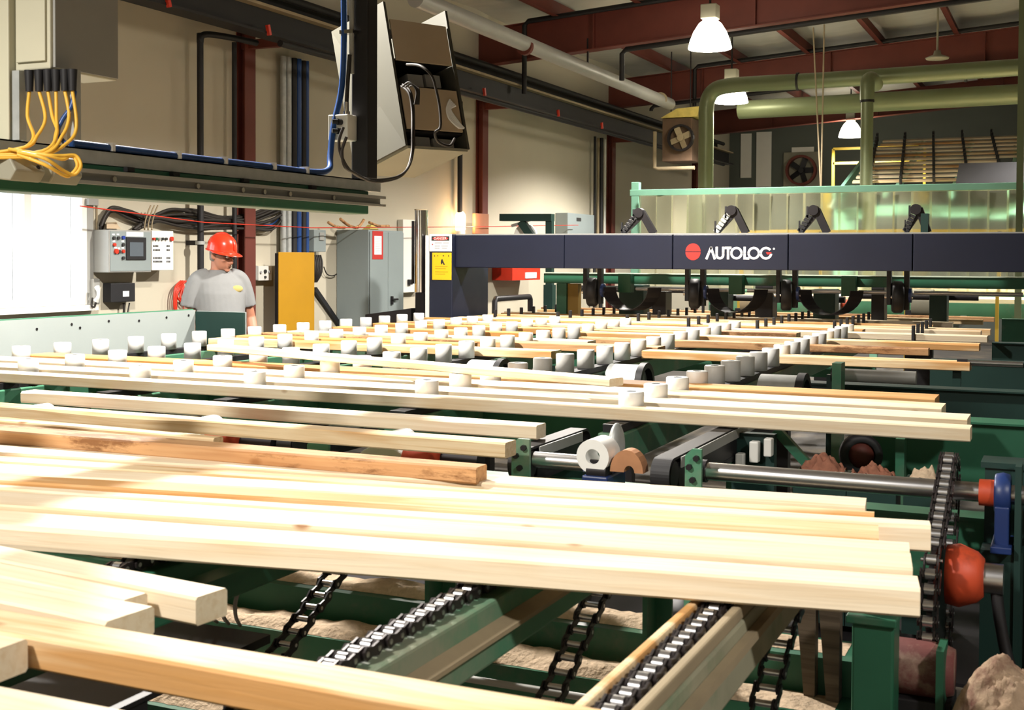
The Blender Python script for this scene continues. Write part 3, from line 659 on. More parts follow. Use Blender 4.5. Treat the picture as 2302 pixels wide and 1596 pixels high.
# ---------------- trimmer pit between the pale stack and the roller deck
UX = [-1.257, -1.93, -2.68, -3.44]
UN = ['rightmost trimmer unit with a big white hub', 'second trimmer unit from the right, with a red motor', 'third trimmer unit from the right, with a red motor', 'leftmost trimmer unit, half under the boards']
for k, x in enumerate(UX):
    t = thing('trimmer_unit', UN[k], 'trimmer', (x, 3.4, .8), 'trimmer units in the pit')
    hb = 0 if k == 0 else -.02
    b = MB(); b.tube((x, 3.35, 1.075 + hb), (x, 3.45, 1.075 + hb), .05, .022, 26); b.build('hub', 'plastic', t, .004)
    b = MB(); b.ball((x - (.0 if k else -.02), 3.30 if k else 3.5, 1.018 if k else 1.08), .085, 16, (1, .5, .6) if k else (.25, .6, .9)); b.build('guard_cowl', 'palegreen' if k else 'galv', t)
    if k: MB().lathe([(.0, 0), (.045, 0), (.05, .01), (.05, .09), (.04, .1), (0, .1)], (x + .075, 3.33, 1.03), (1, 0, 0), 20).build('motor', 'redmotor', t)
    else:
        b = MB(); pts = []
        for j in range(13): u = pi * j / 12; pts.append((x + .10 + .05 * math.cos(u), 3.36, 1.035 + .065 * math.sin(u)))
        for j in range(9): u = pi * (8 - j) / 8; pts.append((x + .108 + .016 * math.cos(u), 3.36, 1.035 + .02 * math.sin(u)))
        b.prism([(p[0], p[1], p[2]) for p in pts], (0, .05, 0)); b.build('arm_bracket', 'dustorange', t)
    MB().cyl((x + .16 if k else x - .02, 3.38, 1.03), (x + .30 if k else x + .04, 3.38, 1.03), .032, 16).build('coupling', 'blacksteel', t)
    MB().box(x - .03, x + .05, 3.34, 3.5, .8, 1.02).build('pedestal', 'bluepaint' if k == 0 else 'blacksteel', t, .005)
BX = [-1.055, -1.50, -2.33, -3.05]
for k, x in enumerate(BX):
    t = thing('belt_conveyor', '%s narrow black belt running back under the roller deck' % ['rightmost', 'second from the right', 'third from the right', 'leftmost'][k], 'belt', (x, 3.4, .8), 'narrow black belts')
    b = MB(); ye = 5.4 if k == 0 else 3.86; pr = loop(3.4, 1.03, .05, ye, 1.03, .05); b.rings([[(x - .028, y, z), (x + .028, y, z), (x + .028, (3.4 + ye) / 2 + (y - (3.4 + ye) / 2) * .985, 1.03 + (z - 1.03) * .85), (x - .028, (3.4 + ye) / 2 + (y - (3.4 + ye) / 2) * .985, 1.03 + (z - 1.03) * .85)] for y, z in pr], False, False); b.build('belt', 'black', t)
    for s in (-1, 1): MB().box(x + s * .034 - .002, x + s * .034 + .002, 3.45, ye - .05, 1.045, 1.076).build('edge_rail', 'grey', t)
    MB().box(x - .027, x + .027, 3.45, ye - .05, .97, 1.06).build('slider_bed', 'blacksteel', t)
    MB().cyl((x - .03, 3.4, 1.03), (x + .03, 3.4, 1.03), .041, 18).build('pulley', 'blacksteel', t)
for k, (p0, p1, yt, lab) in enumerate(((1150, 1190, 985, 'green plate with three bolts left of the white wheel'), (1540, 1577, 1008, 'green plate with three bolts right of the black belt end'), (690, 738, 985, 'green plate half hidden behind the lone waney board'), (268, 330, 968, 'green plate showing between the boards at the left'))):
    a = onY(3.30, p0, yt); c = onY(3.30, p1, yt)
    t = thing('bolted_plate', lab, 'bracket', ((a.x + c.x) / 2, 3.31, 0), 'green bolted plates')
    b = MB(); b.prism([(a.x, 3.30, 0), (c.x, 3.30, 0), (c.x, 3.30, a.z), (a.x + .02, 3.30, a.z), (a.x, 3.30, a.z - .02)], (0, .012, 0)); b.build('plate', 'green_light', t)
    if k < 2:
        for (u, v) in ((.28, .05), (.72, .025), (.5, .085)): MB().cyl((a.x + (c.x - a.x) * u, 3.30, a.z - v), (a.x + (c.x - a.x) * u, 3.288, a.z - v), .009, 6).build('bolt', 'blacksteel', t)
# frame beams of the pit and the deck
for (y0, y1, z0, z1, x0, x1, m, lab) in ((3.55, 3.62, .78, .95, -5.2, .5, 'green', 'green cross beam along the trimmer pit'), (4.62, 4.70, .86, 1.083 - .03, -5.2, -1.6, 'green', 'green cross beam under the near end of the roller rows'),
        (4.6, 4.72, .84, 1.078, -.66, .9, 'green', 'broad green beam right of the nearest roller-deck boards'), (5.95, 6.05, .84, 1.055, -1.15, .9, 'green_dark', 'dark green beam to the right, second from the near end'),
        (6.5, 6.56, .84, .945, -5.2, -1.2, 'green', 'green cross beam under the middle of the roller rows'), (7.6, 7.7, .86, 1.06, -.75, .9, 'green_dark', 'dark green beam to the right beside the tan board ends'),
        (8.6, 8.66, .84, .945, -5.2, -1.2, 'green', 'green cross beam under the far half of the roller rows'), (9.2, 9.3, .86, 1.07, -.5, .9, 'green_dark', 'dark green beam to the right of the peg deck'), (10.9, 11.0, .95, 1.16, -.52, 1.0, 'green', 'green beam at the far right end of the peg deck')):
    b = MB(); b.box(x0, x1, y0, y1, z0, z1); b.box(x0, x1, y0 - .03, y1, z1 + .001, z1 + .008)
    one('deck_beam', b, m, lab, 'beam')
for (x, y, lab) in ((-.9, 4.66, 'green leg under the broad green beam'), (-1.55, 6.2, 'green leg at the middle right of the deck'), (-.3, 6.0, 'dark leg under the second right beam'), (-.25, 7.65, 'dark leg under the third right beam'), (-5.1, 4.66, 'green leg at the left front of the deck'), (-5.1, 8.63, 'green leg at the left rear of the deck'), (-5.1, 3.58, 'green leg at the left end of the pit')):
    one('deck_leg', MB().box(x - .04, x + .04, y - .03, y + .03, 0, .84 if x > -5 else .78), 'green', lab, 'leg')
# galvanised drums under the deck
for px, py, y, lab in ((1130, 822, 6.2, 'left galvanised drum showing between the roller rows'), (1450, 832, 6.2, 'middle galvanised drum between the second and first roller rows'), (1806, 858, 5.6, 'right galvanised drum beside the rightmost roller row')):
    a = onY(y, px, py); zc = a.z - .085
    t = thing('drum', lab, 'drum', (a.x - .14, y, 0), 'galvanised drums')
    MB().cyl((a.x - .19, y, zc), (a.x - .02, y, zc), .112, 28).build('drum_shell', 'galv', t)
    MB().box(a.x - .15, a.x - .06, y - .03, y + .03, 0, zc - .11).build('stand', 'blacksteel', t)
    MB().tube((a.x - .02, y, zc), (a.x + .015, y, zc), .124, .095, 28).build('rubber_rim', 'black', t)
    MB().cyl((a.x - .22, y, zc), (a.x + .06, y, zc), .018, 12).build('axle', 'blacksteel', t)
# clutter seen through the pit on the right
a = onY(4.35, 1935, 1022)
t = thing('black_wheel', 'black rubber wheel in the pit behind the long bright shaft', 'wheel', (a.x, 4.35, a.z - .07))
MB().lathe([(.045, -.02), (.06, -.025), (.072, -.015), (.072, .015), (.06, .025), (.045, .02)], (a.x, 4.35, a.z), (.35, -1, 0), 28).build('tyre', 'black', t)
MB().lathe([(.0, -.012), (.044, -.012), (.044, .012), (0, .012)], (a.x, 4.35, a.z), (.35, -1, 0), 24).build('rim', 'rust', t)
p = onY(4.2, 1745, 965); q = onY(4.2, 1838, 1068)
one('brace', MB().bar(p, q, .03, .03), 'green', 'slanting green brace behind the long bright shaft', 'brace')
p = onY(4.2, 2025, 985); one('upright', MB().box(p.x - .014, p.x + .014, 4.18, 4.24, .3, p.z), 'green', 'slim green upright right of the black rubber wheel', 'upright')
for k, (px, py, w, h) in enumerate(((1665, 1035, .028, .05), (1697, 1015, .03, .07), (1728, 1005, .026, .06))):
    a = onY(4.1, px, py)
    one('valve_block', MB().cbox(a, w, .04, h), 'white', ['leftmost', 'middle', 'rightmost'][k] + ' of the three white valve blocks behind the shaft', 'valve block', 'white valve blocks', .004)
one('valve_rack', MB().box(onY(4.16, 1650, 1000).x, onY(4.16, 1745, 1000).x, 4.13, 4.17, .7, 1.06), 'green_dark', 'dark rack plate holding the white valve blocks', 'rack')
for k, (px, py, r, lab) in enumerate(((1850, 1040, .05, 'reddish bark pile left of the black rubber wheel'), (1965, 1055, .045, 'reddish bark pile right of the black rubber wheel'), (1275, 1012, .05, 'sawdust pile left of the white hub'), (2080, 1062, .035, 'pale sawdust pile by the slim green upright'))):
    a = onY(3.9, px, py); b = MB(); vs = []; n = 18; m_ = 24
    for i in range(n + 1):
        for j in range(m_):
            rr = r * i / n; th = 2 * pi * j / m_; x = a.x + rr * 1.5 * math.cos(th); y = 3.9 + rr * math.sin(th)
            vs.append((x, y, a.z - r * .5 + r * .9 * (1 - (i / n) ** 1.5) * (1 + .35 * noise.noise(Vector((x * 18, y * 18, k)))) + .03 * noise.noise(Vector((x * 60, y * 60, k)))))
    b.add(vs, [(i * m_ + j, (i + 1) * m_ + j, (i + 1) * m_ + (j + 1) % m_, i * m_ + (j + 1) % m_) for i in range(n) for j in range(m_)], True)
    tag(b.build('bark_pile', mat('red_bark', (.25, .10, .06), .9, 0, .6, 40, None, .8) if k < 2 else M['sawdust']), lab, 'debris', kind='stuff')
    one('debris_bin', MB().box(a.x - r * 1.6, a.x + r * 1.6, 3.84, 3.96, .53, a.z - r * .5 - .002), 'green_dark', 'dark bin under the ' + lab, 'bin')
# rods with silver cylinders on the right side
for (px0, px1, py, y, r, lab) in ((1895, 2060, 843, 5.75, .03, 'dusty air cylinder right of the rightmost rollers'), (2175, 2300, 815, 6.7, .014, 'thin bright rod right of the skewed tan board')):
    p = onY(y, px0, py); q = onY(y, px1, py); q.z = p.z
    t = thing('air_cylinder', lab, 'cylinder', ((p.x + q.x) / 2, y, 0), 'rods at the right')
    MB().box(p.x - .07, p.x - .03, y - .02, y + .02, 0, p.z).build('mount', 'green_dark', t)
    MB().cyl(p, q, r, 18).build('barrel', 'grey' if r > .02 else 'steel', t)
    MB().cyl(p - Vector((.05, 0, 0)), p, r * 1.25, 14).build('end_cap', 'blacksteel', t)
b = MB(); p = onY(5.6, 1885, 830); b.box(p.x - .02, p.x + .02, 5.55, 5.65, 0, p.z + .03); one('upright', b, 'green_light', 'green upright beside the dusty air cylinder', 'upright')

one('shade_pan', MB().hexa([(-5.2, 3.66, .45), (-.05, 3.66, .45), (-.05, 4.56, .62), (-5.2, 4.56, .62), (-5.2, 3.66, .46), (-.05, 3.66, .46), (-.05, 4.56, .63), (-5.2, 4.56, .63)]), 'blacksteel', 'dark sloping pan added as shade under the trimmer pit', 'pan')  # added dark sheet, standing in for the shade below the pit
for x in (-5.1, -.15): one('shade_pan_leg', MB().box(x - .03, x + .03, 4.0, 4.06, 0, .505), 'green_dark', ('left' if x < -3 else 'right') + ' leg of the added shade pan', 'leg')

t = thing('shade_pan', 'black pan added as shade under the lower left boards', 'pan', (-2.4, 1.8, 0))  # added black sheet in place of the shadow beneath the boards
MB().box(-3.2, -1.67, 1.15, 2.35, .76, .78).build('shade_sheet', 'blacksteel', t)
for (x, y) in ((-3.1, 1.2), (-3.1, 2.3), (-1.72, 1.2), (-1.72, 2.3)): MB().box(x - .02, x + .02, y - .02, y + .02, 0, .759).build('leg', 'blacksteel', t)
# ================================================================ OVERHEAD BEAM (left foreground)
BXc = -2.5
t = thing('overhead_beam', 'overhead green beam with a galvanised strut and slotted rail, hung at the upper left', 'beam', (BXc, 3.0, 1.8))
MB().box(BXc - .1, BXc, 1.2, 4.17, 1.816, 1.906).build('green_tube', 'green', t, .005)
b = MB(); b.box(BXc - .041, BXc, 1.2, 4.26, 1.907, 1.911); b.box(BXc - .004, BXc, 1.2, 4.26, 1.911, 1.948); b.box(BXc - .041, BXc - .037, 1.2, 4.26, 1.911, 1.948); b.box(BXc - .012, BXc, 1.2, 4.26, 1.944, 1.948)
b.build('strut_channel', 'galv', t)
b = MB(); b.box(BXc + .001, BXc + .004, 1.2, 4.25, 1.850, 1.888); b.box(BXc + .001, BXc + .03, 1.2, 4.25, 1.885, 1.889); b.box(BXc + .001, BXc + .03, 1.2, 4.25, 1.848, 1.852); b.box(BXc + .026, BXc + .03, 1.2, 4.25, 1.878, 1.885); b.box(BXc + .026, BXc + .03, 1.2, 4.25, 1.852, 1.857)
b.build('slotted_rail', 'grey', t)
for y in (2.75, 3.12, 3.35, 3.47, 3.62, 3.9): MB().cyl((BXc + .004, y, 1.868), (BXc + .014, y, 1.868), .009, 6).build('bolt', 'chrome', t)
for y in (2.8, 3.0, 3.35, 3.75): MB().box(BXc + .0005, BXc + .016, y, y + .03, 1.893, 1.906).build('clamp', 'darksteel', t)
one('air_hose', MB().path([(BXc - .02, 2.62, 1.958), (BXc - .02, 3.1, 1.957), (BXc - .022, 3.5, 1.958), (BXc - .02, 3.8, 1.957), (BXc - .03, 3.93, 1.975), (BXc - .055, 3.98, 2.03), (BXc - .065, 4.02, 2.15), (BXc - .055, 4.06, 2.3), (BXc - .045, 4.06, 2.5), (BXc - .05, 4.06, 2.9), (BXc - .05, 4.06, 3.5)], .012, 10), 'blue', 'blue air hose running along the galvanised strut and up beside the dark hanging post', 'hose')
for y in (2.76, 3.05, 3.28, 3.55, 3.75): one('cable_tie', MB().box(BXc - .038, BXc - .003, y, y + .012, 1.9475, 1.973), 'paper', 'white tie %s along the blue hose on the strut' % ORD[[2.76, 3.05, 3.28, 3.55, 3.75].index(y)], 'cable tie', 'white hose ties')
t = thing('hanging_post', 'dark steel post hanging from the roof at the end of the overhead beam', 'post', (BXc, 4.13, 1.95))
MB().box(BXc - .032, BXc + .042, 4.09, 4.165, 1.9495, roofz(-2.5) + .1).build('post_tube', 'darksteel', t, .006)
MB().cyl((BXc - .02, 4.075, 2.35), (BXc - .02, 4.075, 4.5), .010, 10).build('conduit', 'grey', t)
for z in (2.5, 3.1): MB().box(BXc - .06, BXc + .0, 4.05, 4.089, z, z + .014).build('conduit_clamp', 'chrome', t)
t = thing('outlet_box', 'small white outlet box with two black plugs on the dark hanging post', 'outlet box', (BXc - .045, 4.045, 2.09))
MB().box(BXc - .092, BXc - .004, 4.02, 4.0885, 2.092, 2.19).build('box_body', 'white', t, .004)
for z in (2.16, 2.125): 
    b = MB(); b.cyl((BXc - .035, 4.02, z), (BXc - .035, 4.0, z), .012, 12); b.cyl((BXc - .035, 4.0, z), (BXc - .05, 3.985, z), .009, 10); b.build('plug', 'black', t)
b = MB(); b.cyl((BXc - .03, 4.055, 2.1905), (BXc - .03, 4.055, 2.205), .013, 6); b.cyl((BXc - .03, 4.055, 2.205), (BXc - .03, 4.055, 2.24), .009, 10); b.build('cable_gland', 'chrome', t)
MB().path([(BXc - .03, 4.055, 2.24), (BXc - .028, 4.06, 2.32), (BXc - .02, 4.06, 2.42)], .008, 8).build('feed_cable', 'cord', t)
# ---- louvred beige housing behind the hanging post
def q(px, py, d): return atD(d, px, py)
A, B_, Cc = q(917, 327, 5.2), q(1051, 335, 5.3), q(931, 394, 5.62)
Dd = A + (Cc - B_); E_, Ff, Gg = q(866, 4, 5.36), q(1000, 24, 5.46), q(750, 72, 5.78); Hh = Ff + (Gg - E_)
t = thing('cabinet_housing', 'slanted beige open-fronted housing with cords, hung behind the dark post', 'housing', (A + Cc) / 2)
def slab(b, c4, th):
    P = [Vector(p) for p in c4]; n = (P[1] - P[0]).cross(P[3] - P[0]).normalized() * th
    return b.hexa([P[0], P[1], P[2], P[3], P[0] + n, P[1] + n, P[2] + n, P[3] + n])
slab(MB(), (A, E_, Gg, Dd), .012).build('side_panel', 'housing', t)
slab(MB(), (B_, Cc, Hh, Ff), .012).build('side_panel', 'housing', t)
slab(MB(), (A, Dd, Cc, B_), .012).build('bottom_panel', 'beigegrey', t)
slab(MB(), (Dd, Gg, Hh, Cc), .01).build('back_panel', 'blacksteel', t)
def lerp(a, c, u): return a + (c - a) * u
def fr(u, v, d=0.0):   # point on the front face: u across, v from bottom to top, d towards the back
    p = lerp(lerp(A, B_, u), lerp(E_, Ff, u), v); k = lerp(lerp(Dd, Cc, u), lerp(Gg, Hh, u), v); return lerp(p, k, d)
for (v0, v1) in ((.12, .41), (.595, .88)): slab(MB(), (fr(.03, v0), fr(.97, v0), fr(.97, v1), fr(.03, v1)), -.01).build('front_panel', 'beige', t)  # front colour raised to stand in for light missing on this face
for v in (.41, .595, .10): slab(MB(), (fr(.03, v, .03), fr(.97, v, .03), fr(.97, v, .95), fr(.03, v, .95)), .008).build('shelf', 'blacksteel', t)
for (u0, u1, v0, v1) in ((.3, .55, .44, .53), (.6, .85, .45, .54), (.25, .5, .02, .09), (.55, .9, .02, .085)):
    b = MB(); b.hexa([fr(u0, v0, .12), fr(u1, v0, .12), fr(u1, v0, .4), fr(u0, v0, .4), fr(u0, v1, .12), fr(u1, v1, .12), fr(u1, v1, .4), fr(u0, v1, .4)]); b.build('ballast', 'grey', t)
b = MB()
for k in range(5):
    b.path([fr(.82 + .02 * k, .34 - .01 * k, -.015), fr(.74 + .015 * k, .27, -.015), fr(.76 + .03 * k, .2, -.015), fr(.9 + .02 * k, .14, -.015)], .005, 6)
b.build('glue_smear', 'paper', t)
cp = [(772, 286), (762, 318), (768, 352), (788, 384), (822, 402), (862, 404), (900, 394), (920, 372), (929, 335), (930, 290), (929, 240), (922, 205), (905, 190)]
ds = [4.3, 4.3, 4.32, 4.4, 4.55, 4.7, 4.85, 4.95, 5.02, 5.05, 5.1, 5.12, 5.15]
for k, sh in enumerate(((0, 0), (7, 22))):
    P = [atD(d - .01 * k, x + (sh[0] if i < 5 else -3 * k), y + (sh[1] if i < 3 else 4 * k)) for i, ((x, y), d) in enumerate(zip(cp, ds))]
    one('power_cord', MB().path(P, .0055, 8), 'cord', ['upper cord looping from the top plug of the outlet box to the beige housing', 'lower cord looping from the bottom plug of the outlet box to the beige housing'][k], 'cord', 'looping power cords')
b = MB()
for k in range(4): b.path([atD(5.08, 905 + 8 * k, 195), atD(5.06, 920 + 6 * k, 185 + 4 * k), atD(5.05, 936 + 2 * k, 205), atD(5.05, 932 + 3 * k, 235)], .004, 6)
one('cord_bundle', b, 'cord', 'tied bundle of cord hanging on the front of the beige housing', 'cord')
one('power_cord', MB().path([atD(5.2, 915, 145), atD(5.1, 945, 148), atD(5.08, 970, 170), atD(5.08, 980, 200), atD(5.08, 988, 240), atD(5.07, 990, 285), atD(5.07, 978, 298), atD(5.1, 985, 318), atD(5.12, 1010, 328), atD(5.2, 1022, 312)], .006, 8), 'cord', 'black cord running down the right part of the beige housing front', 'cord')
# ---- enclosure with cable glands, upper left corner
t = thing('enclosure', 'grey steel enclosure cut off by the top left of the frame, with black glands below', 'enclosure', (-2.46, 2.54, 2.13))
MB().box(-2.52, -2.4, 2.42, 2.665, 2.13, 2.42).build('body', 'enclosure', t, .004)
MB().box(-2.3995, -2.392, 2.43, 2.66, 2.135, 2.42).build('shaded_side', 'grey', t)  # side face in a darker grey that stands in for its shade
MB().box(-2.51, -2.41, 2.412, 2.4195, 2.15, 2.42).build('door', 'enclosure', t, .002)
MB().box(-2.585, -2.523, 2.40, 2.45, 1.9495, 3.0).build('mounting_post', 'enclosure', t, .003)
for (px, d) in ((43, 3.22), (166, 3.2)):
    p = atD(d, px, 175); w = .012
    MB().box(p.x - w, p.x + w, p.y - .012, p.y + .012, 1.9495, 2.129).build('strut_leg', 'galv', t)
GL = [66, 88, 108, 126, 146, 163]
for k, px in enumerate(GL):
    d = 3.2 - .004 * k; p = atD(d, px, 190); p.z = 2.128
    MB().cyl(p, p - Vector((0, 0, .055)), .0125, 12, .0095).build('gland', 'black', t)
    e = [p - Vector((0, 0, .055))]
    tg = [(62, 262, 75, 310, 40, 338), (102, 265, 84, 305, 60, 330), (118, 262, 128, 300, 95, 340), (127, 262, 126, 300, 100, 345), (155, 262, 140, 305, 100, 345), (172, 285, 150, 322, 90, 350)][k]
    P = e + [atD(3.17, tg[0], tg[1]), atD(3.14, tg[2], tg[3]), atD(3.1, tg[4], tg[5])] + [atD(3.08, -40, 345 + 2 * k)]
    one('signal_cable', MB().path(P, .0045, 8), 'cable', 'yellow cable hanging from the %s black gland, counted from the left' % ORD[k], 'cable', 'yellow cables under the enclosure')
for k, (dx, dy) in enumerate(((0, 0), (8, 14))):
    b = MB(); P = [atD(3.05, 40, 342 + dy * .4), atD(3.04, 100, 356 + dy), atD(3.08, 145, 385 + dy * .7), atD(3.1, 168 - dx, 392), atD(3.1, 182 - dx, 372), atD(3.1, 170 - dx, 350), atD(3.08, 140, 350 + dx), atD(3.06, 100, 348), atD(3.08, 20, 335)]
    one('signal_cable', b.path(P, .0045, 8), 'cable', ['outer yellow cable loop dangling in front of the beam', 'inner yellow cable loop dangling in front of the beam'][k], 'cable', 'yellow cables under the enclosure')
one('air_hose', MB().path([atD(3.19, 168, 205), atD(3.18, 160, 240), atD(3.17, 140, 270), atD(3.16, 130, 300), atD(3.14, 150, 325)], .006, 8), 'blue', 'short blue hose among the yellow cables', 'hose')
for k, (p0, p1, d) in enumerate(((-30, 34, 2.92), (42, 94, 2.98))):
    a = atD(d, p0, 352); c = atD(d, p1, 408); w = .09
    t = thing('photo_sensor', ['beige sensor head at the left edge on the green beam', 'beige slanted sensor head next to the one at the left edge'][k], 'sensor', (c.x - .03, c.y, c.z), 'sensor heads on the beam')
    x1 = BXc + .105; x0 = BXc + .031; y0 = a.y + .1 * (k == 0); y1 = c.y + .02
    ya = 2.30 if k == 0 else 2.43; yb = ya + .10
    zt = 1.908; zb = 1.842
    b = MB(); b.prism([(x0, ya, zt), (x0, ya + .0, zb), (x1 - .02, ya, zb - .006), (x1, ya, zb + .02), (x1 - .03, ya, zt)], (0, yb - ya, 0)); b.build('sensor_body', 'beigegrey', t, .004)
    MB().cyl((x1 - .012, yb - .02, zb + .03), (x1 - .006, yb - .02, zb + .032), .006, 8).build('screw', 'blacksteel', t)
# ================================================================ THINGS ON THE LEFT WALL
def wbox(px0, px1, py0, py1, dep, pyref=None):
    X = WX + dep; a = onX(X, px0, py1); c = onX(X, px1, py0); m = onX(X, (px0 + px1) / 2, py1); return X, a.y, c.y, onX(X, px0, py1).z, onX(X, px0, py0).z
def wpt(dep, px, py): return onX(WX + dep, px, py)
X, y0, y1, z0, z1 = wbox(245, 340, 516, 613, .18)
t = thing('control_panel', 'grey control panel with buttons and a dark screen on the left wall', 'control panel', (WX + .09, (y0 + y1) / 2, z0))
MB().box(WX + .003, X, y0, y1, z0, z1).build('enclosure', 'grey', t, .006)
MB().box(X + .0005, X + .004, y0 + .012, y1 - .01, z0 + .012, z1 - .012).build('door', 'greybox', t)
a = wpt(.19, 284, 584); c = wpt(.19, 328, 534); sb_ = MB().box(X + .0045, X + .014, a.y, c.y, a.z, c.z).build('screen_bezel', 'black', t, .002)
a = wpt(.195, 292, 576); c = wpt(.195, 322, 545); MB().box(X + .0145, X + .016, a.y, c.y, a.z, c.z).build('screen', 'screen', sb_)
BTN = [(255, 535, 'ink', 4), (265, 535, 'ink', 4), (276, 534, 'buttonblue', 4.5), (256, 550, 'red', 4), (276, 550, 'ink', 4), (260, 565, 'red', 6), (267, 566, 'ink', 4), (276, 565, 'red', 4), (276, 580, 'ink', 4)]
for px, py, m, r in BTN:
    p = wpt(.185, px, py); MB().cyl((X + .0045, p.y, p.z), (X + .02, p.y, p.z), r * .0034, 12).build('push_button', m, t)
    if py < 575 and m != 'buttonblue': MB().box(X + .0045, X + .006, p.y - .014, p.y + .014, p.z + .022, p.z + .034).build('legend_plate', 'paper', t)
a = wpt(.185, 284, 531); c = wpt(.185, 322, 522); MB().box(X + .0045, X + .006, a.y, c.y, a.z, c.z).build('legend_plate', 'paper', t)
X, y0, y1, z0, z1 = wbox(342, 390, 518, 608, .15)
t = thing('push_button_panel', 'white push-button panel to the right of the grey control panel', 'control panel', (WX + .07, (y0 + y1) / 2, z0))
MB().box(WX + .003, X, y0, y1, z0, z1).build('enclosure', 'white', t, .005)
for px, m, r in ((345, 'red', 3.5), (351, 'green', 3.5), (358, 'grey', 3.5), (365, 'ink', 3.5), (373, 'ink', 3.2), (385, 'red', 5.5)):
    p = wpt(.155, px, 537); MB().cyl((X + .0005, p.y, p.z), (X + .018, p.y, p.z), r * .0034, 12).build('push_button', m, t)
for (p0, p1, py) in ((345, 357, 553), (375, 383, 553), (345, 361, 562), (375, 383, 562), (345, 365, 580), (375, 384, 580), (345, 366, 588), (375, 384, 588)):
    b = MB(); n = max(2, int((p1 - p0) / 3))
    for k in range(n):
        a = wpt(.155, p0 + (p1 - p0) * (k + .1) / n, py + 2); c = wpt(.155, p0 + (p1 - p0) * (k + .8) / n, py - 2); b.box(X + .0005, X + .002, a.y, c.y, a.z, c.z)
    b.build('legend_marks', 'ink', t)
X, y0, y1, z0, z1 = wbox(250, 304, 637, 680, .09)
t = thing('junction_box', 'small black box with a white label under the grey control panel', 'box', (WX + .04, (y0 + y1) / 2, z0))
MB().box(WX + .003, X, y0, y1, z0, z1).build('box_body', 'black', t, .005)
a = wpt(.095, 277, 667); c = wpt(.095, 291, 654); MB().box(X + .0005, X + .002, a.y, c.y, a.z, c.z).build('sticker', 'paper', t)
b = MB(); b.path([wpt(.05, 278, 681), wpt(.05, 279, 695), wpt(.05, 278, 720)], .01, 8); b.path([wpt(.05, 291, 681), wpt(.05, 288, 697), wpt(.05, 284, 712)], .006, 8); b.build('lead', 'cord', t)
t = thing('wall_phone', 'white telephone handset hanging beside the window', 'telephone', wpt(.05, 212, 690))
b = MB(); P = [wpt(.10, 218, 645), wpt(.12, 221, 655), wpt(.12, 220, 668), wpt(.10, 216, 676)]; b.path(P, lambda u: .022 - .01 * math.sin(pi * u), 12); b.build('handset', 'white', t)
p = wpt(.03, 211, 655); MB().box(WX + .003, WX + .06, p.y - .04, p.y + .04, p.z - .1, p.z + .1).build('base', 'grey', t, .01)
MB().path([wpt(.1, 216, 678), wpt(.09, 212, 690), wpt(.08, 206, 686), wpt(.06, 208, 670)], .008, 8).build('curly_cord', 'cord', t)
X, y0, y1, z0, z1 = wbox(200, 222, 446, 461, .07)
t = thing('junction_box', 'small grey box high beside the window with a conduit below', 'box', (WX + .04, (y0 + y1) / 2, z0))
MB().box(WX + .003, X, y0, y1, z0, z1).build('box_body', 'grey', t, .004)
a = wpt(.03, 217, 462); MB().cyl((WX + .03, a.y, z0), (WX + .03, a.y, z0 - .2), .009, 8).build('conduit', 'duststeel', t)
# black cables
rnd = random.Random(5); CB = []
base = [(226, 512), (236, 488), (252, 470), (290, 478), (330, 492), (385, 478), (440, 484), (500, 496), (560, 486), (600, 474), (634, 462)]
base2 = [(300, 520), (320, 504), (350, 497), (400, 502), (450, 506), (520, 503), (570, 509), (610, 506), (632, 488)]
for k in range(9):
    src = base if k < 5 else base2; off = (k % 5) * 5 - 8
    P = [wpt(.025 + .028 * (k % 3), x, y + off * (1.0 if i > 2 else .4) + rnd.uniform(-4, 4)) for i, (x, y) in enumerate(src)]
    one('cable', MB().path(P, .016 if k % 2 else .012, 8), 'blue' if k == 6 else 'cord', '%s strand of the %s sagging black cable run along the left wall' % (ORD[k % 5], 'upper' if k < 5 else 'lower') if k != 6 else 'blue cable in the lower sagging run along the left wall', 'cable', 'sagging wall cables')
b = MB()
for k, x in enumerate((325, 333, 341)): b.path([wpt(.12, x, 517), wpt(.12, x + 1, 500), wpt(.13, x + 8, 476), wpt(.12, x + 14, 462)], .006, 8)
one('lead_wires', b, 'duststeel', 'three pale leads rising from the push-button panel into the cable run', 'leads')
one('cardboard_scrap', MB().hexa([wpt(.02, 236, 512), wpt(.02, 268, 514), wpt(.15, 272, 514), wpt(.15, 240, 514), wpt(.02, 238, 500), wpt(.02, 262, 499), wpt(.15, 262, 502), wpt(.15, 240, 504)]), 'beige', 'scrap of cardboard lying on top of the grey control panel', 'cardboard')
# black downpipe with elbow
p = wpt(.145, 450, 90)
one('downpipe', MB().path([(p.x, p.y, .0), (p.x, p.y, 1.5), (p.x, p.y, p.z - .1), (p.x, p.y, p.z - .03), (p.x + .02, p.y + .03, p.z + .05), (p.x + .1, p.y + .25, p.z + .06), (p.x + .15, p.y + .6, p.z + .06)], .028, 14), 'black', 'black pipe with an elbow rising behind the man', 'pipe')
t = thing('pipe_clamp', 'small dark clamp on the black pipe behind the man', 'clamp', wpt(.12, 450, 548))
pp = wpt(.145, 450, 546); MB().tube((pp.x, pp.y, pp.z - .015), (pp.x, pp.y, pp.z + .015), .042, .030, 16).build('ring', 'galv', t)
pp2 = wpt(.06, 436, 546); MB().box(WX + .003, WX + .16, pp2.y - .035, pp2.y - .005, pp2.z - .02, pp2.z + .02).build('stud', 'blacksteel', t)
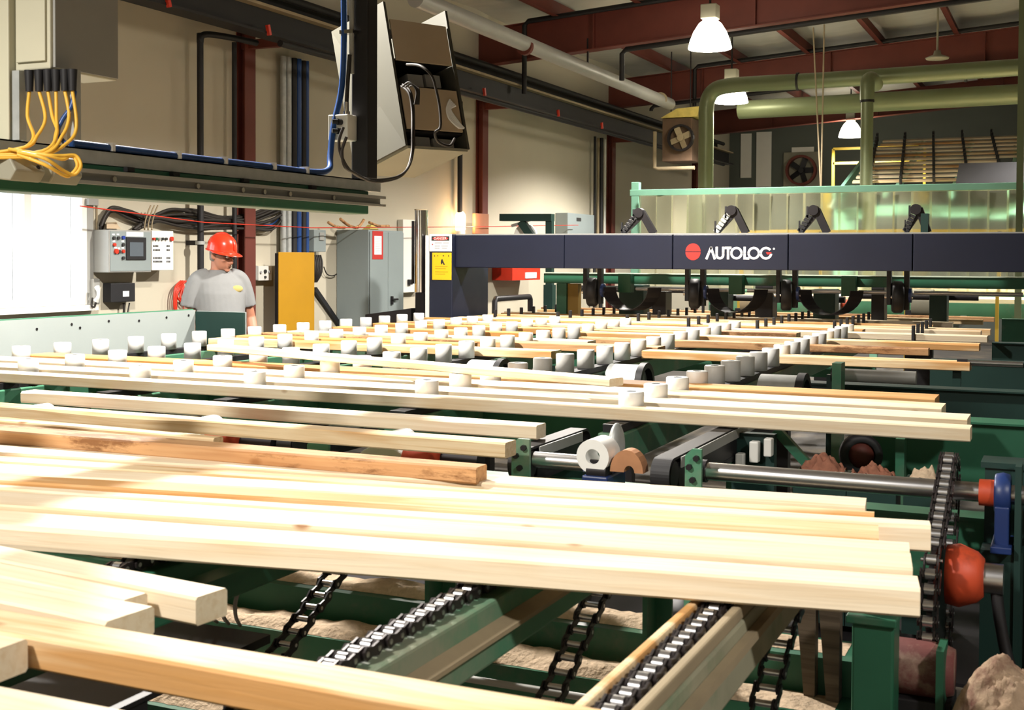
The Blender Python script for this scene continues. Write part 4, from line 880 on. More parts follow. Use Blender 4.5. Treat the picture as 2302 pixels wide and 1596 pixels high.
# conduits beside the columns
def vpipe(px, dep, r, z0, z1, m, label, name='conduit', grp='vertical conduits on the left wall'):
    p = wpt(dep, px, 400); return one(name, MB().cyl((p.x, p.y, z0), (p.x, p.y, z1), r, 12), m, label, 'pipe', grp)
for px, dep, r, m, lab in ((527, .12, .022, 'black', 'dark conduit left of the red column behind the man'), (637, .08, .03, 'galv', 'galvanised conduit left of the blue hoses above the yellow guard'), (649, .1, .028, 'galv', 'second galvanised conduit, nearer the blue hoses'),
        (660, .1, .035, 'black', 'black pipe between the galvanised conduits and the blue hoses'), (671, .12, .03, 'blue', 'left blue hose above the yellow guard'), (682, .1, .03, 'black', 'black hose between the two blue ones'), (690, .12, .022, 'blue', 'right blue hose above the yellow guard')):
    vpipe(px, dep, r, 0, 3.569, m, lab)
for px, dep, r, m, lab in ((1034, .1, .032, 'black', 'black pipe ending in the orange lamp'), (1337, .1, .02, 'darksteel', 'leftmost of the four thin pipes on the far wall'), (1345, .08, .02, 'duststeel', 'second of the four thin pipes on the far wall'), (1352, .12, .03, 'black', 'thick black pipe among the four on the far wall'), (1360, .08, .016, 'white', 'pale thin pipe among the four on the far wall')):
    vpipe(px, dep, r, 2.06 if px < 1100 else 0, 3.569, m, lab)
# yellow guard
X = WX + .22; a = onX(X, 627, 740); c = onX(X, 707, 566)
t = thing('guard_box', 'tall yellow sheet-metal guard standing against the left wall', 'guard', ((WX + X) / 2, (a.y + c.y) / 2, 0))
b = MB(); b.box(X - .012, X, a.y, c.y, 0, onX(X, 660, 567).z); b.build('guard_sheet', 'yellow', t, .004)
MB().box(WX + .175, X - .0125, a.y, a.y + .012, 0, onX(X, 660, 567).z - .01).build('side_sheet', 'blacksteel', t)
MB().box(WX + .175, X - .0125, c.y - .012, c.y, 0, onX(X, 660, 567).z - .01).build('side_sheet', 'blacksteel', t)
# grey disconnect and its leads
X, y0, y1, z0, z1 = wbox(706, 733, 516, 566, .14)
t = thing('disconnect_box', 'grey switch box between the yellow guard and the tall cabinet', 'switch box', (WX + .07, (y0 + y1) / 2, z0))
MB().box(WX + .003, X, y0, y1, z0, z1).build('box_body', 'greybox', t, .006)
a = wpt(.145, 722, 545); MB().box(X + .0005, X + .012, a.y - .03, a.y + .05, a.z + .02, a.z + .10).build('switch', 'grey', t, .004)
MB().cyl((WX + .07, (y0 + y1) / 2, z0), (WX + .07, (y0 + y1) / 2, z0 - .06), .02, 12).build('fitting', 'chrome', t)
for k in range(5):
    P = [wpt(.10, 704 + 4 * k, 574), wpt(.14, 708 + 4 * k, 592), wpt(.14, 707 + 3.6 * k, 615), wpt(.10, 703 + 2 * k, 634)]
    one('cable', MB().path(P, .011, 8), 'cord', 'black cable, %s from the left, bulging below the grey switch box' % ORD[k], 'cable', 'cables below the switch box')
one('cable', MB().path([wpt(.04, 728, 600), wpt(.04, 735, 616), wpt(.04, 748, 620), wpt(.04, 757, 616)], .006, 6), 'cord', 'thin lead curving from the cables to the tall cabinet', 'cable')
p = wpt(.03, 708, 650); q_ = wpt(.02, 768, 738)
one('strap', MB().bar(p, q_, .03, .05), 'black', 'black strap slanting down between the yellow guard and the cabinet', 'strap')
# tall grey cabinet
dep = .39; X = WX + dep; a = onX(X, 828, 742); c = onX(X, 906, 518); y0, y1 = a.y, c.y; z1 = onX(X, 828, 516).z
t = thing('electrical_cabinet', 'tall grey electrical cabinet against the left wall', 'cabinet', ((WX + X) / 2, (y0 + y1) / 2, 0))
MB().box(WX + .004, X, y0, y1, 0, z1).build('cabinet_body', 'greybox', t, .006)
ym = onX(X, 870, 600).y
d1 = MB().box(X + .0005, X + .014, y0 + .012, ym - .003, .08, z1 - .02).build('door', 'greybox', t, .004)
d2 = MB().box(X + .0005, X + .014, ym + .003, y1 - .01, .08, z1 - .02).build('door', 'greybox', t, .004)
p = onX(X, 877, 675); b = MB(); b.cbox((X + .024, p.y, p.z), .02, .035, .09); b.cbox((X + .04, p.y + .04, p.z + .01), .015, .12, .02); b.build('handle', 'blacksteel', d2, .003)
a = onX(X + .015, 837, 583); c = onX(X + .015, 861, 520)
t = thing('notice', 'white notice in a red border on the tall grey cabinet door', 'notice', (X + .018, (a.y + c.y) / 2, a.z))
MB().box(X + .0145, X + .017, a.y, c.y, a.z, c.z).build('red_border', 'redink', t)
MB().box(X + .0175, X + .019, a.y + .035, c.y - .035, a.z + .05, c.z - .05).build('paper_sheet', 'paper', t)
b = MB()
for k in range(9): z = a.z + .075 + k * .018; b.box(X + .0192, X + .0198, a.y + .05, c.y - .05 - (.02 if k % 3 == 0 else 0), z, z + .004)
b.build('text_lines', 'inkgrey', t)
for k, (pa, pb, lab) in enumerate((((738, 500), (775, 512), 'leftmost curved wood scrap on top of the tall cabinet'), ((765, 492), (800, 512), 'second curved wood scrap on top of the tall cabinet'), ((800, 512), (818, 494), 'upward curled wood scrap on top of the tall cabinet'), ((830, 500), (874, 508), 'thick brown wood scrap at the right on top of the tall cabinet'))):
    P = [wpt(.2, *pa), wpt(.2, (pa[0] + pb[0]) / 2, (pa[1] + pb[1]) / 2 + 4), wpt(.2, *pb)]
    for v in P: v.z = max(v.z, z1 + .02)
    one('wood_scrap', MB().path(P, .016, 6), 'wood_bark', lab, 'scrap', 'scraps on the cabinet')
p = wpt(.22, 833, 505); one('foam_scrap', MB().hexa([(p.x - .05, p.y - .1, z1 + .002), (p.x + .05, p.y - .1, z1 + .002), (p.x + .05, p.y + .1, z1 + .002), (p.x - .05, p.y + .1, z1 + .002), (p.x - .02, p.y - .02, z1 + .06), (p.x + .02, p.y - .02, z1 + .06), (p.x + .02, p.y + .04, z1 + .05), (p.x - .02, p.y + .04, z1 + .05)]), 'foam', 'yellowish scrap on top of the tall cabinet', 'scrap')
# white panel beside it
X, y0, y1, z0, z1 = wbox(906, 946, 493, 658, .08)
t = thing('wall_cabinet', 'narrow white wall cabinet right of the tall grey one', 'cabinet', (WX + .04, (y0 + y1) / 2, z0))
MB().box(WX + .003, X, y0, y1, z0, z1).build('cabinet_body', 'white', t, .006)
p = wpt(.09, 921, 634); MB().cbox((X + .016, p.y, p.z), .03, .08, .06).build('latch', 'blacksteel', t, .004)
# switch boxes right of the man
X, y0, y1, z0, z1 = wbox(566, 580, 597, 630, .07)
one('switch_box', MB().box(WX + .003, X, y0, y1, z0, z1), 'grey', 'small grey switch box right of the man', 'switch box', None, .004)
X, y0, y1, z0, z1 = wbox(582, 611, 598, 631, .08)
t = thing('switch_box', 'white switch box with dark knobs right of the man', 'switch box', (WX + .04, (y0 + y1) / 2, z0))
MB().box(WX + .003, X, y0, y1, z0, z1).build('box_body', 'white', t, .004)
for px, py, m, r in ((586, 612, 'inkgrey', .012), (596, 610, 'ink', .018), (596, 623, 'ink', .012), (605, 611, 'inkgrey', .014)): p = wpt(.085, px, py); MB().cyl((X, p.y, p.z), (X + .015, p.y, p.z), r, 10).build('knob', m, t)
# red cord coil
b = MB()
for k in range(4):
    P = [wpt(.015, 418 - 4 * k, 632), wpt(.03 + .01 * k, 402 - 3 * k, 650), wpt(.03 + .01 * k, 396 - k, 680 + 6 * k), wpt(.03, 400 + 4 * k, 712), wpt(.04, 414 + 2 * k, 690 - 8 * k), wpt(.04, 398 + 7 * k, 665 + 4 * k), wpt(.02, 412, 640)]
    b.path(P, .009, 8)
one('extension_cord', b, 'red', 'coil of red extension cord on the wall left of the man', 'cord')
# orange lamp and its box
p = wpt(.1, 1035, 497); t = thing('signal_lamp', 'small glowing orange lamp at the foot of the black pipe', 'lamp', (p.x, p.y, p.z - .12))
MB().lathe([(.0, -.12), (.055, -.12), (.065, -.10), (.065, .07), (.05, .1), (.03, .12), (0, .125)], p, n=20).build('glass_shade', 'orangeglow', t)
MB().cyl(p + Vector((0, 0, -.16)), p + Vector((0, 0, -.125)), .06, 18).build('lamp_base', 'white', t)
X, y0, y1, z0, z1 = wbox(1052, 1083, 479, 526, .16)
one('junction_box', MB().box(WX + .22, X + .1, y0, y1, z0, z1), mat('brown_box', (.30, .12, .06), .6, 0, .2, 5), 'brown box on the red column beside the glowing orange lamp', 'box', None, .005)
point_light('signal_lamp_light', (p.x + .2, p.y, p.z), 6, .06, (1, .6, .3))
# boxes further along the wall
X, y0, y1, z0, z1 = wbox(1152, 1215, 570, 631, .3)
t = thing('fire_hose_box', 'red wall box below the navy beam', 'box', (WX + .15, (y0 + y1) / 2, z0))
MB().box(WX + .003, X, y0, y1, z0, z1).build('box_body', 'red', t, .006)
a = onX(X, 1180, 626); c = onX(X, 1205, 612); MB().box(X + .0005, X + .01, a.y, c.y, a.z, c.z).build('white_label', 'paper', t)
X, y0, y1, z0, z1 = wbox(1105, 1145, 560, 600, .3)
one('wall_box', MB().box(WX + .003, X, y0, y1, z0, z1), 'grey', 'grey wall box hidden behind the navy beam', 'box', None, .005)
X, y0, y1, z0, z1 = wbox(1276, 1336, 478, 560, .2)
t = thing('distribution_box', 'grey distribution box left of the four thin pipes', 'box', (WX + .1, (y0 + y1) / 2, z0))
MB().box(WX + .003, X, y0, y1, z0, z1).build('box_body', 'greybox', t, .006)
a = onX(X, 1296, 497); c = onX(X, 1306, 490); MB().box(X + .0005, X + .004, a.y, c.y, a.z, c.z).build('nameplate', 'ink', t)
b = MB(); p = onX(-6.3, 1112, 672); r = onX(-6.3, 1192, 668)
b.path([(p.x, p.y, 0), (p.x, p.y, .5), (p.x, p.y, p.z - .03), (p.x, p.y + .03, p.z), (r.x, r.y - .03, p.z), (r.x, r.y, p.z - .03), (r.x, r.y, .5), (r.x, r.y, 0)], .035, 10, smooth_pts=False)
one('barrier', b, 'blacksteel', 'black pipe barrier in front of the far part of the left wall', 'barrier')
# rails and pipes along the top of the wall
RX = -6.45
t = thing('runway_beam', 'long dark beam with a dusty top edge along the top of the left wall', 'beam', (RX, 14, 3.57), None)
b = MB(); b.box(RX - .1, RX + .1, 2.5, 25, 3.57, 3.59); b.box(RX - .012, RX + .012, 2.5, 25, 3.59, 3.80); b.build('beam_web', 'darksteel', t)
MB().box(RX - .1, RX + .1, 2.5, 25, 3.80, 3.825).build('top_flange', 'duststeel', t)
b = MB()
for y in YF[1:]: b.box(WX + .02, RX - .1, y - .03, y + .03, 3.55, 3.63)
b.build('wall_bracket', 'rust', t)
for k, y in enumerate((5.5, 7.6, 8.9, 11.8, 13.2, 15.5, 17.2)): MB().cbox((RX + .11, y, 3.6), .03, .03, .09, Euler((0.3, 0, 0))).build('rail_clip', 'red', t)
t = thing('service_pipe', 'dark pipe with cable tray above the dusty beam on the left wall', 'pipe', (RX - .2, 14, 3.9), None)
MB().cyl((RX + .02, 2.5, 3.955), (RX + .02, 24.5, 3.955), .035, 12).build('pipe', 'darksteel', t)
b = MB(); b.box(RX - .3, RX - .28, 2.5, 24.5, 3.84, 3.96); b.box(RX - .12, RX - .1, 2.5, 24.5, 3.84, 3.96)
for k in range(60): y = 2.6 + k * .36; b.box(RX - .279, RX - .121, y, y + .03, 3.86, 3.875)
b.build('cable_tray', 'darksteel', t)
MB().cyl((RX + .16, 9, 3.50), (RX + .16, 24, 3.50), .03, 12).build('lower_pipe', 'darksteel', t)
p0 = onX(-5.5, 934, -4); p1 = onX(-5.5, 1535, 246); hy = onX(-5.35, 1537, 310).y - .22; p1 = p0 + (p1 - p0) * ((hy - p0.y) / (p1.y - p0.y))
t = thing('air_duct', 'long grey pipe slanting down the picture to the heater unit', 'pipe', (-5.5, (p0.y + p1.y) / 2, p1.z - .1))
MB().cyl((-5.5, p0.y, p0.z), (-5.5, p1.y, p1.z), .085, 20).build('duct', 'grey', t)
for px, py in ((1180, 105), (1485, 222)): p = onX(-5.5, px, py); MB().cyl((p.x, p.y - .03, p.z), (p.x, p.y + .03, p.z), .093, 20).build('duct_band', 'rust' if px < 1300 else 'duststeel', t)
b = MB()
for y in (9.4, 14.4): b.box(-5.51, -5.49, y - .01, y + .01, p0.z + .05, roofz(-5.5) - .3)
b.build('hanger', 'blacksteel', t)
a = onX(-5.35, 1537, 310); t = thing('unit_heater', 'rusty unit heater with a round fan at the end of the long grey pipe', 'heater', (a.x, a.y, a.z - .4))
y = a.y
MB().box(a.x - .28, a.x + .18, y - .18, y + .35, a.z - .36, a.z + .28).build('casing', mat('rusty_casing', (.10, .06, .035), .8, 0, .5, 6), t, .01)
MB().tube((a.x + .02, y - .26, a.z - .02), (a.x + .02, y - .182, a.z - .02), .2, .17, 24).build('fan_ring', 'blacksteel', t)
b = MB()
for k in range(4): u = k * pi / 2 + .4; b.cbox((a.x + .02 + .085 * math.cos(u), y - .22, a.z - .02 + .085 * math.sin(u)), .16, .006, .09, Euler((.3, -u, 0)))
b.cyl((a.x + .02, y - .25, a.z - .02), (a.x + .02, y - .19, a.z - .02), .05, 14); b.build('fan_blades', 'duststeel', t)
MB().hexa([(a.x - .3, y - .2, a.z + .29), (a.x + .25, y - .2, a.z + .29), (a.x + .25, y + .35, a.z + .29), (a.x - .3, y + .35, a.z + .29), (a.x - .05, y - .2, a.z + .42), (a.x + .33, y - .2, a.z + .44), (a.x + .33, y + .35, a.z + .44), (a.x - .05, y + .35, a.z + .42)]).build('wrapped_top', 'foam', t)
MB().path([(a.x - .42, y - .1, a.z + .1), (a.x - .42, y - .1, a.z - .3), (a.x - .42, y - .1, a.z - .44), (a.x - .36, y - .1, a.z - .46), (a.x + .2, y - .1, a.z - .46)], .03, 10, smooth_pts=False).build('gas_pipe', 'duststeel', t)
b = MB()
for xx in (a.x - .2, a.x + .1): b.cyl((xx, y, a.z + .28), (xx, y, roofz(xx) + .1), .01, 6)
b.build('hanger_rod', 'blacksteel', t)
# thin string line along the wall
one('string_line', MB().path([wpt(.3, 180, 463), wpt(.3, 460, 500), wpt(.3, 700, 512), wpt(.3, 1050, 510), wpt(.3, 1300, 506)], .005, 5, smooth_pts=False), 'red', 'thin red line stretched along the left wall above the cabinets', 'line')
# guard plate at the left of the deck
t = thing('guard_plate', 'long pale painted guard plate with bolt holes at the left edge of the deck', 'guard plate', (-5.57, 5.5, 1.0))
MB().box(-5.582, -5.57, 3.9, 6.95, 1.0, 1.275).build('plate', 'plate', t)
MB().box(-5.60, -5.583, 3.9, 6.95, 1.255, 1.282).build('top_edge', 'green_light', t)
b = MB()
for y, dz in ((5.5, .06), (5.78, .045), (5.85, .07), (6.1, .04), (6.38, .05), (6.65, .04), (6.88, .035)): b.cyl((-5.57, y, 1.275 - dz), (-5.566, y, 1.275 - dz), .008, 8)
b.build('bolts', 'blacksteel', t)
b = MB(); b.box(-5.60, -5.56, 4.0, 4.05, 0, 1.0); b.box(-5.60, -5.56, 6.8, 6.85, 0, 1.0); b.build('legs', 'green', t)
p = onY(6.96, 440, 748); r = onY(6.96, 549, 697)
t = thing('end_screen', 'dark green upright screen in front of the man', 'screen', ((p.x + r.x) / 2, 6.97, 0))
MB().box(p.x, r.x, 6.955, 6.97, 1.0, onY(6.96, 440, 700).z).build('screen_plate', 'green_dark', t)
MB().box(p.x - .0, r.x, 6.975, 6.985, 1.0, onY(6.96, 440, 700).z + .004).build('pale_edge', 'plate', t)
b = MB(); b.box(p.x + .02, p.x + .05, 6.955, 6.985, 0, .999); b.box(r.x - .05, r.x - .02, 6.955, 6.985, 0, .999); b.build('legs', 'green_dark', t)
# ================================================================ SCANNER GANTRY
GY = 10.05
def gx(px, y=None): return onY(GY if y is None else y, px, 570).x
gz0, gz1 = 1.558, 1.85
t = thing('scanner_gantry', 'long dark navy scanner gantry with a red and white emblem, spanning the boards', 'gantry', (-3, GY + .3, 0))
xa, xb = gx(965, 10.0), gx(1017, 10.0)
MB().box(xa, xb, 10.0, 10.76, 0, gz1 + .012).build('end_post', 'navy', t, .008)
seams = [gx(1268), gx(1512), gx(1772), gx(2052), .9]
x0 = xb + .001
for xs in seams:
    MB().box(x0, xs - .003, GY, GY + .3, gz0, gz1).build('beam_panel', 'navy', t, .006); x0 = xs + .003
MB().box(xb, .9, GY + .02, GY + .29, gz1 + .001, gz1 + .012).build('beam_lid', 'grey', t)
MB().box(xa - .035, xa - .002, 9.99, 10.03, .9, gz1).build('white_edge_trim', 'white', t)
MB().box(.86, .95, GY, GY + .4, 0, gz0).build('end_post', 'navy', t)
# emblem and lettering
def P2(px, py): v = onY(GY, px, py); return (v.x, v.z)
ex0, ez = P2(1558, 566); ex1, _ = P2(1575, 566); er = ex1 - ex0
fy = GY - .0015
b = MB()
for sgn in (1, -1):
    pts = []
    for k in range(25):
        u = pi * k / 24; z = er * 1.08 * math.sin(u)
        pts.append((ex0 + er * math.cos(u), fy, ez + sgn * (z * .96 + er * .05)))
    b.prism(pts if sgn > 0 else pts[::-1], (0, .0014, 0))
b.build('emblem', 'redink', t)
LX0 = P2(1585, 566)[0]; LX1 = P2(1735, 566)[0]; S = (LX1 - LX0) / 1150.0      # lettering drawn in a 1150-wide grid
_, lz = P2(1660, 569)
HT = 108.0
def seg(b, p, q, w):     # stroke split by a fine slit at mid height
    p = Vector((p[0], p[1])); q = Vector((q[0], q[1])); d = (q - p).normalized(); n = Vector((-d.y, d.x)) * w / 2
    quad = [p - n, q - n, q + n, p + n]
    b.prism([(LX0 + v.x * S, fy, lz + v.y * S) for v in quad], (0, .0014, 0))
def arc(b, cx, cy, ro, ri, a0, a1, n=14):
    pts = [(cx + ro * math.cos(a0 + (a1 - a0) * k / n), cy + ro * math.sin(a0 + (a1 - a0) * k / n)) for k in range(n + 1)] + [(cx + ri * math.cos(a1 + (a0 - a1) * k / n), cy + ri * math.sin(a1 + (a0 - a1) * k / n)) for k in range(n + 1)]
    for k in range(n):
        i0, i1 = pts[k], pts[k + 1]; j0, j1 = pts[2 * n + 1 - k], pts[2 * n - k]
        b.prism([(LX0 + v[0] * S, fy, lz + v[1] * S) for v in (i0, i1, j1, j0)], (0, .0014, 0))
g = 4; sw = 42
b = MB()
# A
def split(b, p, q, w):
    (x0, y0), (x1, y1) = p, q
    f = lambda y: (x0 + (x1 - x0) * (y - y0) / (y1 - y0), y)
    seg(b, p, f(-g), w); seg(b, f(g), q, w)
split(b, (22, -HT), (108, HT - 6), sw); split(b, (176, -HT), (100, HT - 6), sw)
# U
for x in (205, 318): seg(b, (x, g), (x, HT), sw); seg(b, (x, -32), (x, -g), sw)
arc(b, 261.5, -32, 77.5, 36, pi, 2 * pi)
# T
seg(b, (345, HT - 20), (460, HT - 20), sw); seg(b, (403, g), (403, HT - 40), sw); seg(b, (403, -HT), (403, -g), sw)
# O, O
for cx in (548, 845):
    e = g / 90
    arc(b, cx, 0, HT, 68, e, pi - e); arc(b, cx, 0, HT, 68, pi + e, 2 * pi - e)
# L
seg(b, (688, g), (688, HT), sw); seg(b, (688, -HT), (688, -g), sw); seg(b, (709, -HT + 20), (770, -HT + 20), sw)
# G
arc(b, 1052, 0, HT, 68, .62, pi - .04); arc(b, 1052, 0, HT, 68, pi + .04, 2 * pi - .12)
arc(b, 1185, 74, 18, 6, 0, 2 * pi, 10)
b.build('lettering', 'paper', t)
b = MB(); b.prism([(LX0 + x * S, fy - .0003, lz + y * S) for x, y in ((1050, 16), (1148, 16), (1130, -14), (1075, -22))], (0, .0014, 0)); b.build('letter_wedge', 'redink', t)
# signs on the end post
def text_mesh(txt, name, m, parent, x0, x1, y, z0, z1):
    cu = bpy.data.curves.new(name, 'FONT'); cu.body = txt; cu.align_x = 'LEFT'
    to = bpy.data.objects.new(name, cu); COL.objects.link(to)
    dg = bpy.context.evaluated_depsgraph_get(); dg.update(); me = bpy.data.meshes.new_from_object(to.evaluated_get(dg))
    bpy.data.objects.remove(to); bpy.data.curves.remove(cu)
    xs = [v.co.x for v in me.vertices]; ys = [v.co.y for v in me.vertices]
    sx = (x1 - x0) / (max(xs) - min(xs)); sz = (z1 - z0) / (max(ys) - min(ys)); ox, oy = min(xs), min(ys)
    off = WL[parent.name]
    for v in me.vertices: v.co = Vector((x0 + (v.co.x - ox) * sx, y, z0 + (v.co.y - oy) * sz)) - off
    me.materials.clear(); me.materials.append(M[m]); me.name = name
    o = bpy.data.objects.new(name, me); COL.objects.link(o); o.parent = parent; WL[o.name] = off
    return o
def py2(px, py): v = onY(10.0, px, py); return v.x, v.z
a = py2(966, 565); c = py2(1016, 526)
t = thing('warning_sign', 'white danger sign at the top of the navy end post', 'sign', ((a[0] + c[0]) / 2, 9.998, a[1]))
MB().box(a[0], c[0], 9.994, 9.9985, a[1], c[1]).build('sign_panel', 'paper', t)
d0 = py2(971, 541); d1 = py2(1011, 531)
MB().box(d0[0], d1[0], 9.9925, 9.9938, d0[1], d1[1]).build('header_block', 'ink', t)
d0 = py2(973.5, 540.3); d1 = py2(1008.5, 531.7); cx, cz = (d0[0] + d1[0]) / 2, (d0[1] + d1[1]) / 2
b = MB(); b.prism([(cx + (d1[0] - d0[0]) / 2 * math.cos(u * pi / 16), 9.991, cz + (d1[1] - d0[1]) / 2 * math.sin(u * pi / 16)) for u in range(32)], (0, .0013, 0)); b.build('header_oval', 'redink', t)
d0 = py2(977, 538.8); d1 = py2(1005, 533.2); text_mesh('DANGER', 'header_text', 'paper', t, d0[0], d1[0], 9.9905, d0[1], d1[1])
b = MB()
for (p0, p1, y) in ((978, 994, 546), (997, 1010, 546), (978, 990, 553), (993, 1008, 553), (978, 989, 558), (994, 1006, 558)): d0 = py2(p0, y + 1); d1 = py2(p1, y - 1); b.box(d0[0], d1[0], 9.993, 9.9938, d0[1], d1[1])
b.build('text_lines', 'inkgrey', t)
d0 = py2(973, 549.5); MB().cyl((d0[0], 9.993, d0[1]), (d0[0], 9.9938, d0[1]), .006, 10).build('red_dot', 'redink', t)
a = py2(972, 629); c = py2(1015.5, 568)
t = thing('warning_sign', 'yellow caution sign with a small black pictogram under the white danger sign', 'sign', ((a[0] + c[0]) / 2, 9.998, a[1]))
MB().box(a[0], c[0], 9.994, 9.9985, a[1], c[1]).build('sign_panel', mat('sign_yellow', (.85, .5, .012), .45), t, .0012)
b = MB(); d = py2(995, 589); s = .0042
b.prism([(d[0] + x * s, 9.993, d[1] + z * s) for x, z in ((-4, -1), (-3, 4), (0, 7), (2, 3), (5, -3), (7, -6), (3, -6), (1, -2), (-2, -6))], (0, .0008, 0)); b.build('pictogram', 'ink', t)
b = MB()
for (p0, p1, y, h) in ((977, 978.5, 575, 4), (1008.5, 1010, 575, 4), (984, 986, 575, 2), (996, 999, 575, 2)): d0 = py2(p0, y + h / 2); d1 = py2(p1, y - h / 2); b.box(d0[0], d1[0], 9.993, 9.9938, d0[1], d1[1])
b.build('heading_marks', 'ink', t)
b = MB()
for (p0, p1, y) in ((979, 1007, 599), (979, 1003, 604), (979, 1008, 611), (979, 1001, 616)): d0 = py2(p0, y + .5); d1 = py2(p1, y - .5); b.box(d0[0], d1[0], 9.993, 9.9938, d0[1], d1[1])
b.build('text_lines', mat('faint_print', (.45, .26, .01), .5), t)
# chrome column beside the post
a = onY(10.3, 947, 473); t = thing('steel_column', 'polished steel column left of the navy end post', 'column', (a.x, 10.3, 0))
MB().cyl((a.x, 10.3, 1.32), (a.x, 10.3, a.z), .062, 24).build('polished_tube', 'chrome', t)
MB().cyl((a.x, 10.3, a.z), (a.x, 10.3, a.z + .012), .064, 24).build('cap', 'duststeel', t)
MB().box(a.x - .02, a.x + .075, 10.22, 10.36, 0, 1.319).build('base_bracket', 'blacksteel', t, .005)
MB().box(a.x - .07, a.x - .05, 10.24, 10.26, 1.4, a.z - .1).build('side_strip', 'blacksteel', t)
one('floor_bracket', MB().hexa([(a.x - .6, 10.2, 0), (a.x - .05, 10.2, 0), (a.x - .05, 10.3, 0), (a.x - .6, 10.3, 0), (a.x - .55, 10.2, 1.10), (a.x - .05, 10.2, 1.17), (a.x - .05, 10.3, 1.17), (a.x - .55, 10.3, 1.10)]), 'blacksteel', 'low black bracket at the foot of the polished steel column', 'bracket')
# cable carriers standing on the gantry
for k, (px, top, sp) in enumerate(((1440, 478, 1.0), (1648, 472, .9), (1832, 472, .75), (2062, 470, .55))):
    p = onY(GY + .16, px, 527); zt = onY(GY + .16, px, top).z; h = zt - gz1; x = p.x
    t = thing('cable_carrier', '%s black hose carrier arched on top of the navy gantry' % ['leftmost', 'second from the left', 'third from the left', 'rightmost'][k], 'hose carrier', (x, GY + .16, gz1 + .013), 'hose carriers on the gantry')
    z0 = gz1 + .013
    b = MB()
    for j in range(7):
        u = j / 6; q0 = Vector((x - .15 * sp + .13 * sp * u, GY + .16, z0 + .02 + h * .82 * u)); b.cbox(q0, .05, .06, h * .13, Euler((0, math.atan2(.13 * sp, h * .82), 0)))
    b.build('chain_links', 'black' if k != 1 else 'galv', t, .003)
    b = MB(); b.bar((x + .01, GY + .16, z0 + h * .95), (x + .09 * sp + .03, GY + .16, z0 + .0), .06, .045, (0, 1, 0)); b.cyl((x - .01, GY + .12, z0 + h * .92), (x - .01, GY + .2, z0 + h * .92), .042, 16); b.bar((x - .15 * sp, GY + .16, z0), (x + .02, GY + .16, z0 + h * .8), .03, .03, (0, 1, 0)); b.build('bracket_arm', 'blacksteel', t)
    MB().box(x - .065, x - .05, GY + .13, GY + .15, z0 + h * .6, z0 + h * 1.08).build('stop_pin', 'black', t); MB().box(x - .17 * sp, x - .155 * sp, GY + .13, GY + .15, z0, z0 + h * .5).build('stop_pin', 'black', t)
    if k == 3: MB().box(x + .03, x + .085, GY + .11, GY + .21, z0, z0 + h * .75).build('valve_body', 'green_dark', t)
# cross frame under and behind the gantry
FY = 10.75
zc = onY(FY, 1800, 632).z
t = thing('press_roll_machine', 'green cross frame with bright rods just behind the navy gantry', 'machine frame', (-2.5, FY, 0))
xl = onY(FY, 1222, 630).x
MB().box(xl, .9, FY, FY + .12, zc - .045, zc + .045).build('cross_beam', 'green', t, .005)
MB().box(xl, .9, FY - .02, FY + .12, zc + .046, zc + .054).build('dusty_top', 'palegreen', t)
b = MB(); xq = onY(FY, 1262, 680).x; b.box(xq - .05, xq + .05, FY, FY + .1, 0, zc - .046); b.box(.75, .85, FY, FY + .1, 0, zc - .046); b.build('leg', 'green', t)
MB().box(xq + .055, xq + .16, FY + .02, FY + .1, 1.13, zc - .05).build('yellow_plate', mat('dull_yellow', (.25, .15, .02), .6), t)
for (p0, p1) in ((1345, 1395), (1430, 1540), (1578, 1642), (1680, 1755), (1800, 1890), (1930, 2010), (2055, 2300)):
    a = onY(FY - .08, p0, 657); c = onY(FY - .08, p1, 657); MB().cyl((a.x, FY - .08, zc - .085), (c.x, FY - .08, zc - .085), .017, 14).build('bright_rod', 'steel', t)
for px in (1412, 1660, 1912): a = onY(FY, px, 640); MB().box(a.x - .06, a.x + .06, FY - .11, FY - .001, zc - .12, zc + .05).build('rod_bracket', 'green', t, .004)
for (p0, p1, y0, m) in ((1395, 1450, 640, 'green_dark'), (1470, 1500, 655, 'blacksteel'), (1600, 1640, 650, 'green_dark'), (1700, 1740, 640, 'blacksteel'), (1830, 1880, 650, 'green_dark'), (1960, 1990, 640, 'blacksteel'), (2090, 2130, 655, 'green_dark')):
    a = onY(FY + .3, p0, 700); c = onY(FY + .3, p1, y0); MB().box(a.x, c.x, FY + .25, FY + .45, 1.0, c.z).build('feed_works', m, t, .006)
for (p0, p1, y0) in ((1290, 1560, 648), (1580, 1900, 668), (1920, 2200, 664)):
    a = onY(FY + .5, p0, y0); c = onY(FY + .5, p1, y0); MB().cyl((a.x, FY + .5, a.z), (c.x, FY + .5, a.z), .03, 14).build('feed_roll', 'blacksteel', t)
